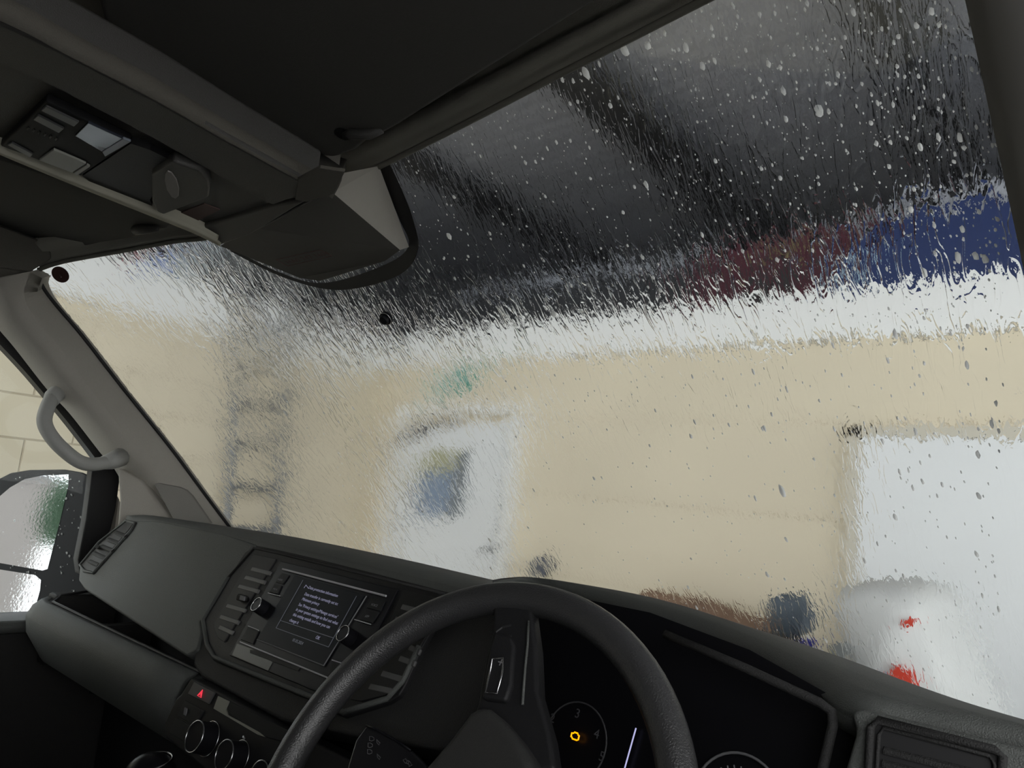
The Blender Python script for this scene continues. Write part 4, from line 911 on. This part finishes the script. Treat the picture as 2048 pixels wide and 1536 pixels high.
# climate panel
cl = thing('climate_panel', pc(430, 1560), 'black climate control panel with ringed knobs and a red hazard switch', 'control panel')
link('panel', prism([pc(a, b_) for a, b_ in [(382, 1354), (430, 1378), (575, 1458), (700, 1520), (760, 1640), (560, 1640), (404, 1536), (329, 1476), (327, 1447), (351, 1397), (362, 1387)]], -PN*0.04), mat('panel_black', (0.012, 0.012, 0.013), 0.55, spec=0.2), cl, bevel=0.004)
hzb = link('hazard_button', prism([pc(a, b_, 0.003) for a, b_ in [(388, 1363), (429, 1385), (416, 1408), (375, 1388)]], -PN*0.003), mat('hazard_button_grey', (0.06, 0.06, 0.062), 0.5), cl, bevel=0.001)
tri = [pc(a, b_, 0.0045) for a, b_ in [(405, 1380), (395, 1391), (402, 1395)]]
link('triangle', tube(tri, 0.0006, n=6, closed=True), red_glow, hzb, label='red triangle')
ci = sum(tri, Vector())/3; link('inner_triangle', tube([ci+(p-ci)*0.42 for p in tri], 0.0004, n=6, closed=True), red_glow, hzb)
link('switch', prism([pc(a, b_, 0.002) for a, b_ in [(369, 1400), (407, 1421), (390, 1453), (354, 1432)]], -PN*0.003), gbm, cl, bevel=0.001)
link('switch', prism([pc(a, b_, 0.002) for a, b_ in [(352, 1434), (388, 1456), (374, 1488), (339, 1466)]], -PN*0.003), gbm, cl, bevel=0.001)
link('switch_symbol', box(pc(371, 1423, 0.003), (0.007, 0.001, 0.009)), dim_print, cl)
pg = mat('pale_grey_insert', (0.22, 0.22, 0.19), 0.5)
link('insert', prism([pc(a, b_, 0.002) for a, b_ in [(436, 1392), (457, 1402), (451, 1418), (456, 1430), (520, 1465), (530, 1474), (515, 1469), (427, 1417)]], -PN*0.003), pg, cl, label='pale grey insert')
link('blank_plate', prism([pc(a, b_, 0.002) for a, b_ in [(460, 1403), (580, 1462), (575, 1486), (530, 1474), (458, 1428), (453, 1416)]], -PN*0.003), gbm, cl, bevel=0.001)
for (a, b_) in ((420, 1478), (480, 1515), (550, 1555)):
    c0 = pc(a, b_, 0.0); rk_ = (pc(a, b_-32)-c0).length*0.93
    kb = link('knob', disc(c0, PN, rk_*1.02, 0.022, 40, r2=rk_*0.95), gloss_m, cl, bevel=0.001)
    link('ring_front', ring(c0+PN*0.0225, PN, rk_*0.94, 0.0010), chrome_m, kb, smooth=True); link('ring_base', ring(c0+PN*0.002, PN, rk_*1.06, 0.0008), chrome_m, kb, smooth=True)
link('temperature_mark', tube([pc(487, 1473, 0.012), pc(488, 1477, 0.016)], 0.0014, n=6), chrome_m, cl)
# gear lever
gk = atz(300, 1552, -0.40)
gv = thing('gear_lever', (gk.x, gk.y, -0.6), 'shiny black gear lever knob with a chrome ring at the bottom edge', 'gear lever')
bm = bmesh.new(); bmesh.ops.create_uvsphere(bm, u_segments=28, v_segments=16, radius=1); bmesh.ops.transform(bm, matrix=Matrix.Translation(gk) @ Matrix.Diagonal((0.032, 0.032, 0.028, 1)), verts=bm.verts)
link('knob', bm, gloss_m, gv, smooth=True); link('ring', ring(gk+Vector((0, 0, 0.018)), (0, -0.2, 1), 0.024, 0.0016), chrome_m, gv, smooth=True); link('stem', tube([gk, (gk.x, gk.y+0.02, -0.6)], [0.014, 0.018], n=12), black_m, gv, smooth=True)

# ================================================================== STEERING WHEEL
cw = Vector((0.42, 0.463*0.0+0.4628, -0.2493)); tl = 0.5809; yw = 0.0492
S_W = 1.0
cw = CAM + (Vector((0.2885, 0.4628, -0.2493)) - Vector((0.72, 0, 0)))
U = Vector((math.cos(yw), math.sin(yw), 0)); V = Vector((-math.sin(yw)*math.sin(tl), math.cos(yw)*math.sin(tl), math.cos(tl))); Wn = U.cross(V)   # Wn towards the dash or driver
if Wn.y > 0: Wn = -Wn
sw = thing('steering_wheel', cw, 'black leather steering wheel turned a quarter with a multifunction spoke at the top', 'steering wheel')
def wp(r, a, h=0.0): a = math.radians(a); return cw + (U*math.cos(a)+V*math.sin(a))*r + Wn*h
link('rim', tube([wp(0.19, i*4) for i in range(90)], 0.0150, n=18, closed=True), leather_m, sw, smooth=True)
def pw(px, py, h=0.0): return pl(px, py, cw+Wn*h, Wn)
HB_ = [(955, 1407), (975, 1412), (1000, 1432), (1030, 1468), (1055, 1505), (1072, 1545), (1080, 1640), (1040, 1760), (900, 1790), (760, 1720), (790, 1600), (850, 1528), (900, 1470), (938, 1420)]
hubc = link('airbag_cover', prism([pw(a, b_, 0.028) for a, b_ in HB_], -Wn*0.05), mat('hub_plastic', (0.022, 0.022, 0.021), 0.6, bump=0.5, bscale=900), sw, bevel=0.012, seg=4)
# top spoke with switches
SPk = [(985, 1205), (1062, 1212), (1072, 1290), (1075, 1380), (1100, 1470), (1110, 1540), (960, 1540), (940, 1450), (955, 1405), (965, 1340), (985, 1260)]
link('spoke', prism([pw(a, b_, 0.006) for a, b_ in SPk], -Wn*0.018), black_m, sw, bevel=0.004, seg=3)
pod = link('switch_pod', prism([pw(a, b_, 0.012) for a, b_ in [(990, 1262), (1022, 1272), (1028, 1290), (1022, 1370), (1010, 1402), (962, 1396), (970, 1340), (980, 1290)]], -Wn*0.01), black_m, sw, bevel=0.003)
link('rocker', prism([pw(a, b_, 0.014) for a, b_ in [(985, 1318), (1006, 1316), (1003, 1350), (994, 1384), (972, 1384), (980, 1350)]], -Wn*0.004), black_m, pod, bevel=0.001)
link('rocker_frame', tube([pw(a, b_, 0.0145) for a, b_ in [(985, 1318), (1007, 1316), (1005, 1345), (994, 1387), (971, 1385), (978, 1352)]], 0.0009, n=8, closed=True), chrome_m, pod, smooth=True, label='chrome frame')
text('plus_sign', '+', pw(991, 1332, 0.0145), U, Wn, 0.012, dim_print, pod)
link('accent', tube([pw(a, b_, 0.008) for a, b_ in [(1057, 1242), (1055, 1290), (1050, 1340), (1045, 1410)]], 0.0012, n=6), dash_m, sw, smooth=True)
for pts in ([(992, 1264), (1005, 1254), (1022, 1250)], [(990, 1286), (1005, 1276), (1024, 1272)]):
    link('groove', tube([pw(a, b_, 0.0065) for a, b_ in pts], 0.0012, n=6), seal_m, sw)
# side spokes out of the picture's lower edge
link('spoke', tube([wp(0.05, 215, -0.01), wp(0.12, 215, -0.008), wp(0.185, 215)], [0.03, 0.022, 0.014], n=12, flat=0.5), black_m, sw, smooth=True)
link('spoke', tube([wp(0.05, 290, -0.01), wp(0.12, 290, -0.008), wp(0.185, 290)], [0.03, 0.022, 0.014], n=12, flat=0.5), black_m, sw, smooth=True)
# column shroud (part of the dashboard) and stalk
link('column_shroud', tube([cw-Wn*0.045, cw-Wn*0.20], [0.06, 0.075], n=20), black_m, db, smooth=True)
SPL = cw-Wn*0.055
def ps(px, py, h=0.0): return pl(px, py, SPL+Wn*h, Wn)
sk = thing('light_stalk', ps(760, 1500), 'black light stalk with lamp symbols left of the steering column', 'stalk')
link('paddle', prism([ps(a, b_) for a, b_ in [(732, 1450), (750, 1456), (790, 1478), (822, 1500), (850, 1530), (880, 1600), (680, 1600), (695, 1530), (710, 1480)]], -Wn*0.02), mat('stalk_black', (0.010, 0.010, 0.012), 0.35), sk, bevel=0.003)
sy = mat('stalk_print', (0.12, 0.12, 0.13), 0.6)
for (a, b_) in ((742, 1477), (739, 1490), (738, 1503)):
    P = [ps(a+dx, b_+dy, 0.0006) for dx, dy in ((-3, -4), (2, -4), (6, -1), (6, 3), (1, 5), (-3, 4))]
    link('lamp_symbol', tube(P, 0.0004, n=4, closed=True), sy, sk)
for (a, b_) in ((756, 1484), (757, 1513)):
    P = [ps(a+dx, b_+dy, 0.0006) for dx, dy in ((-3, -5), (4, 2), (2, 6), (-2, 2))]
    link('wiper_symbol', tube(P, 0.0004, n=4, closed=True), sy, sk)
for pts in ([(806, 1520), (812, 1517), (812, 1520), (818, 1522), (816, 1528), (810, 1526)], [(824, 1530), (818, 1533), (818, 1529), (812, 1526), (815, 1521), (820, 1524)]):
    link('turn_symbol', tube([ps(a, b_, 0.0006) for a, b_ in pts], 0.0004, n=4, closed=True), sy, sk)
link('highlight_edge', tube([ps(a, b_, 0.001) for a, b_ in [(732, 1451), (750, 1457), (790, 1479), (822, 1501)]], 0.0012, n=6), gloss_m, sk, smooth=True)
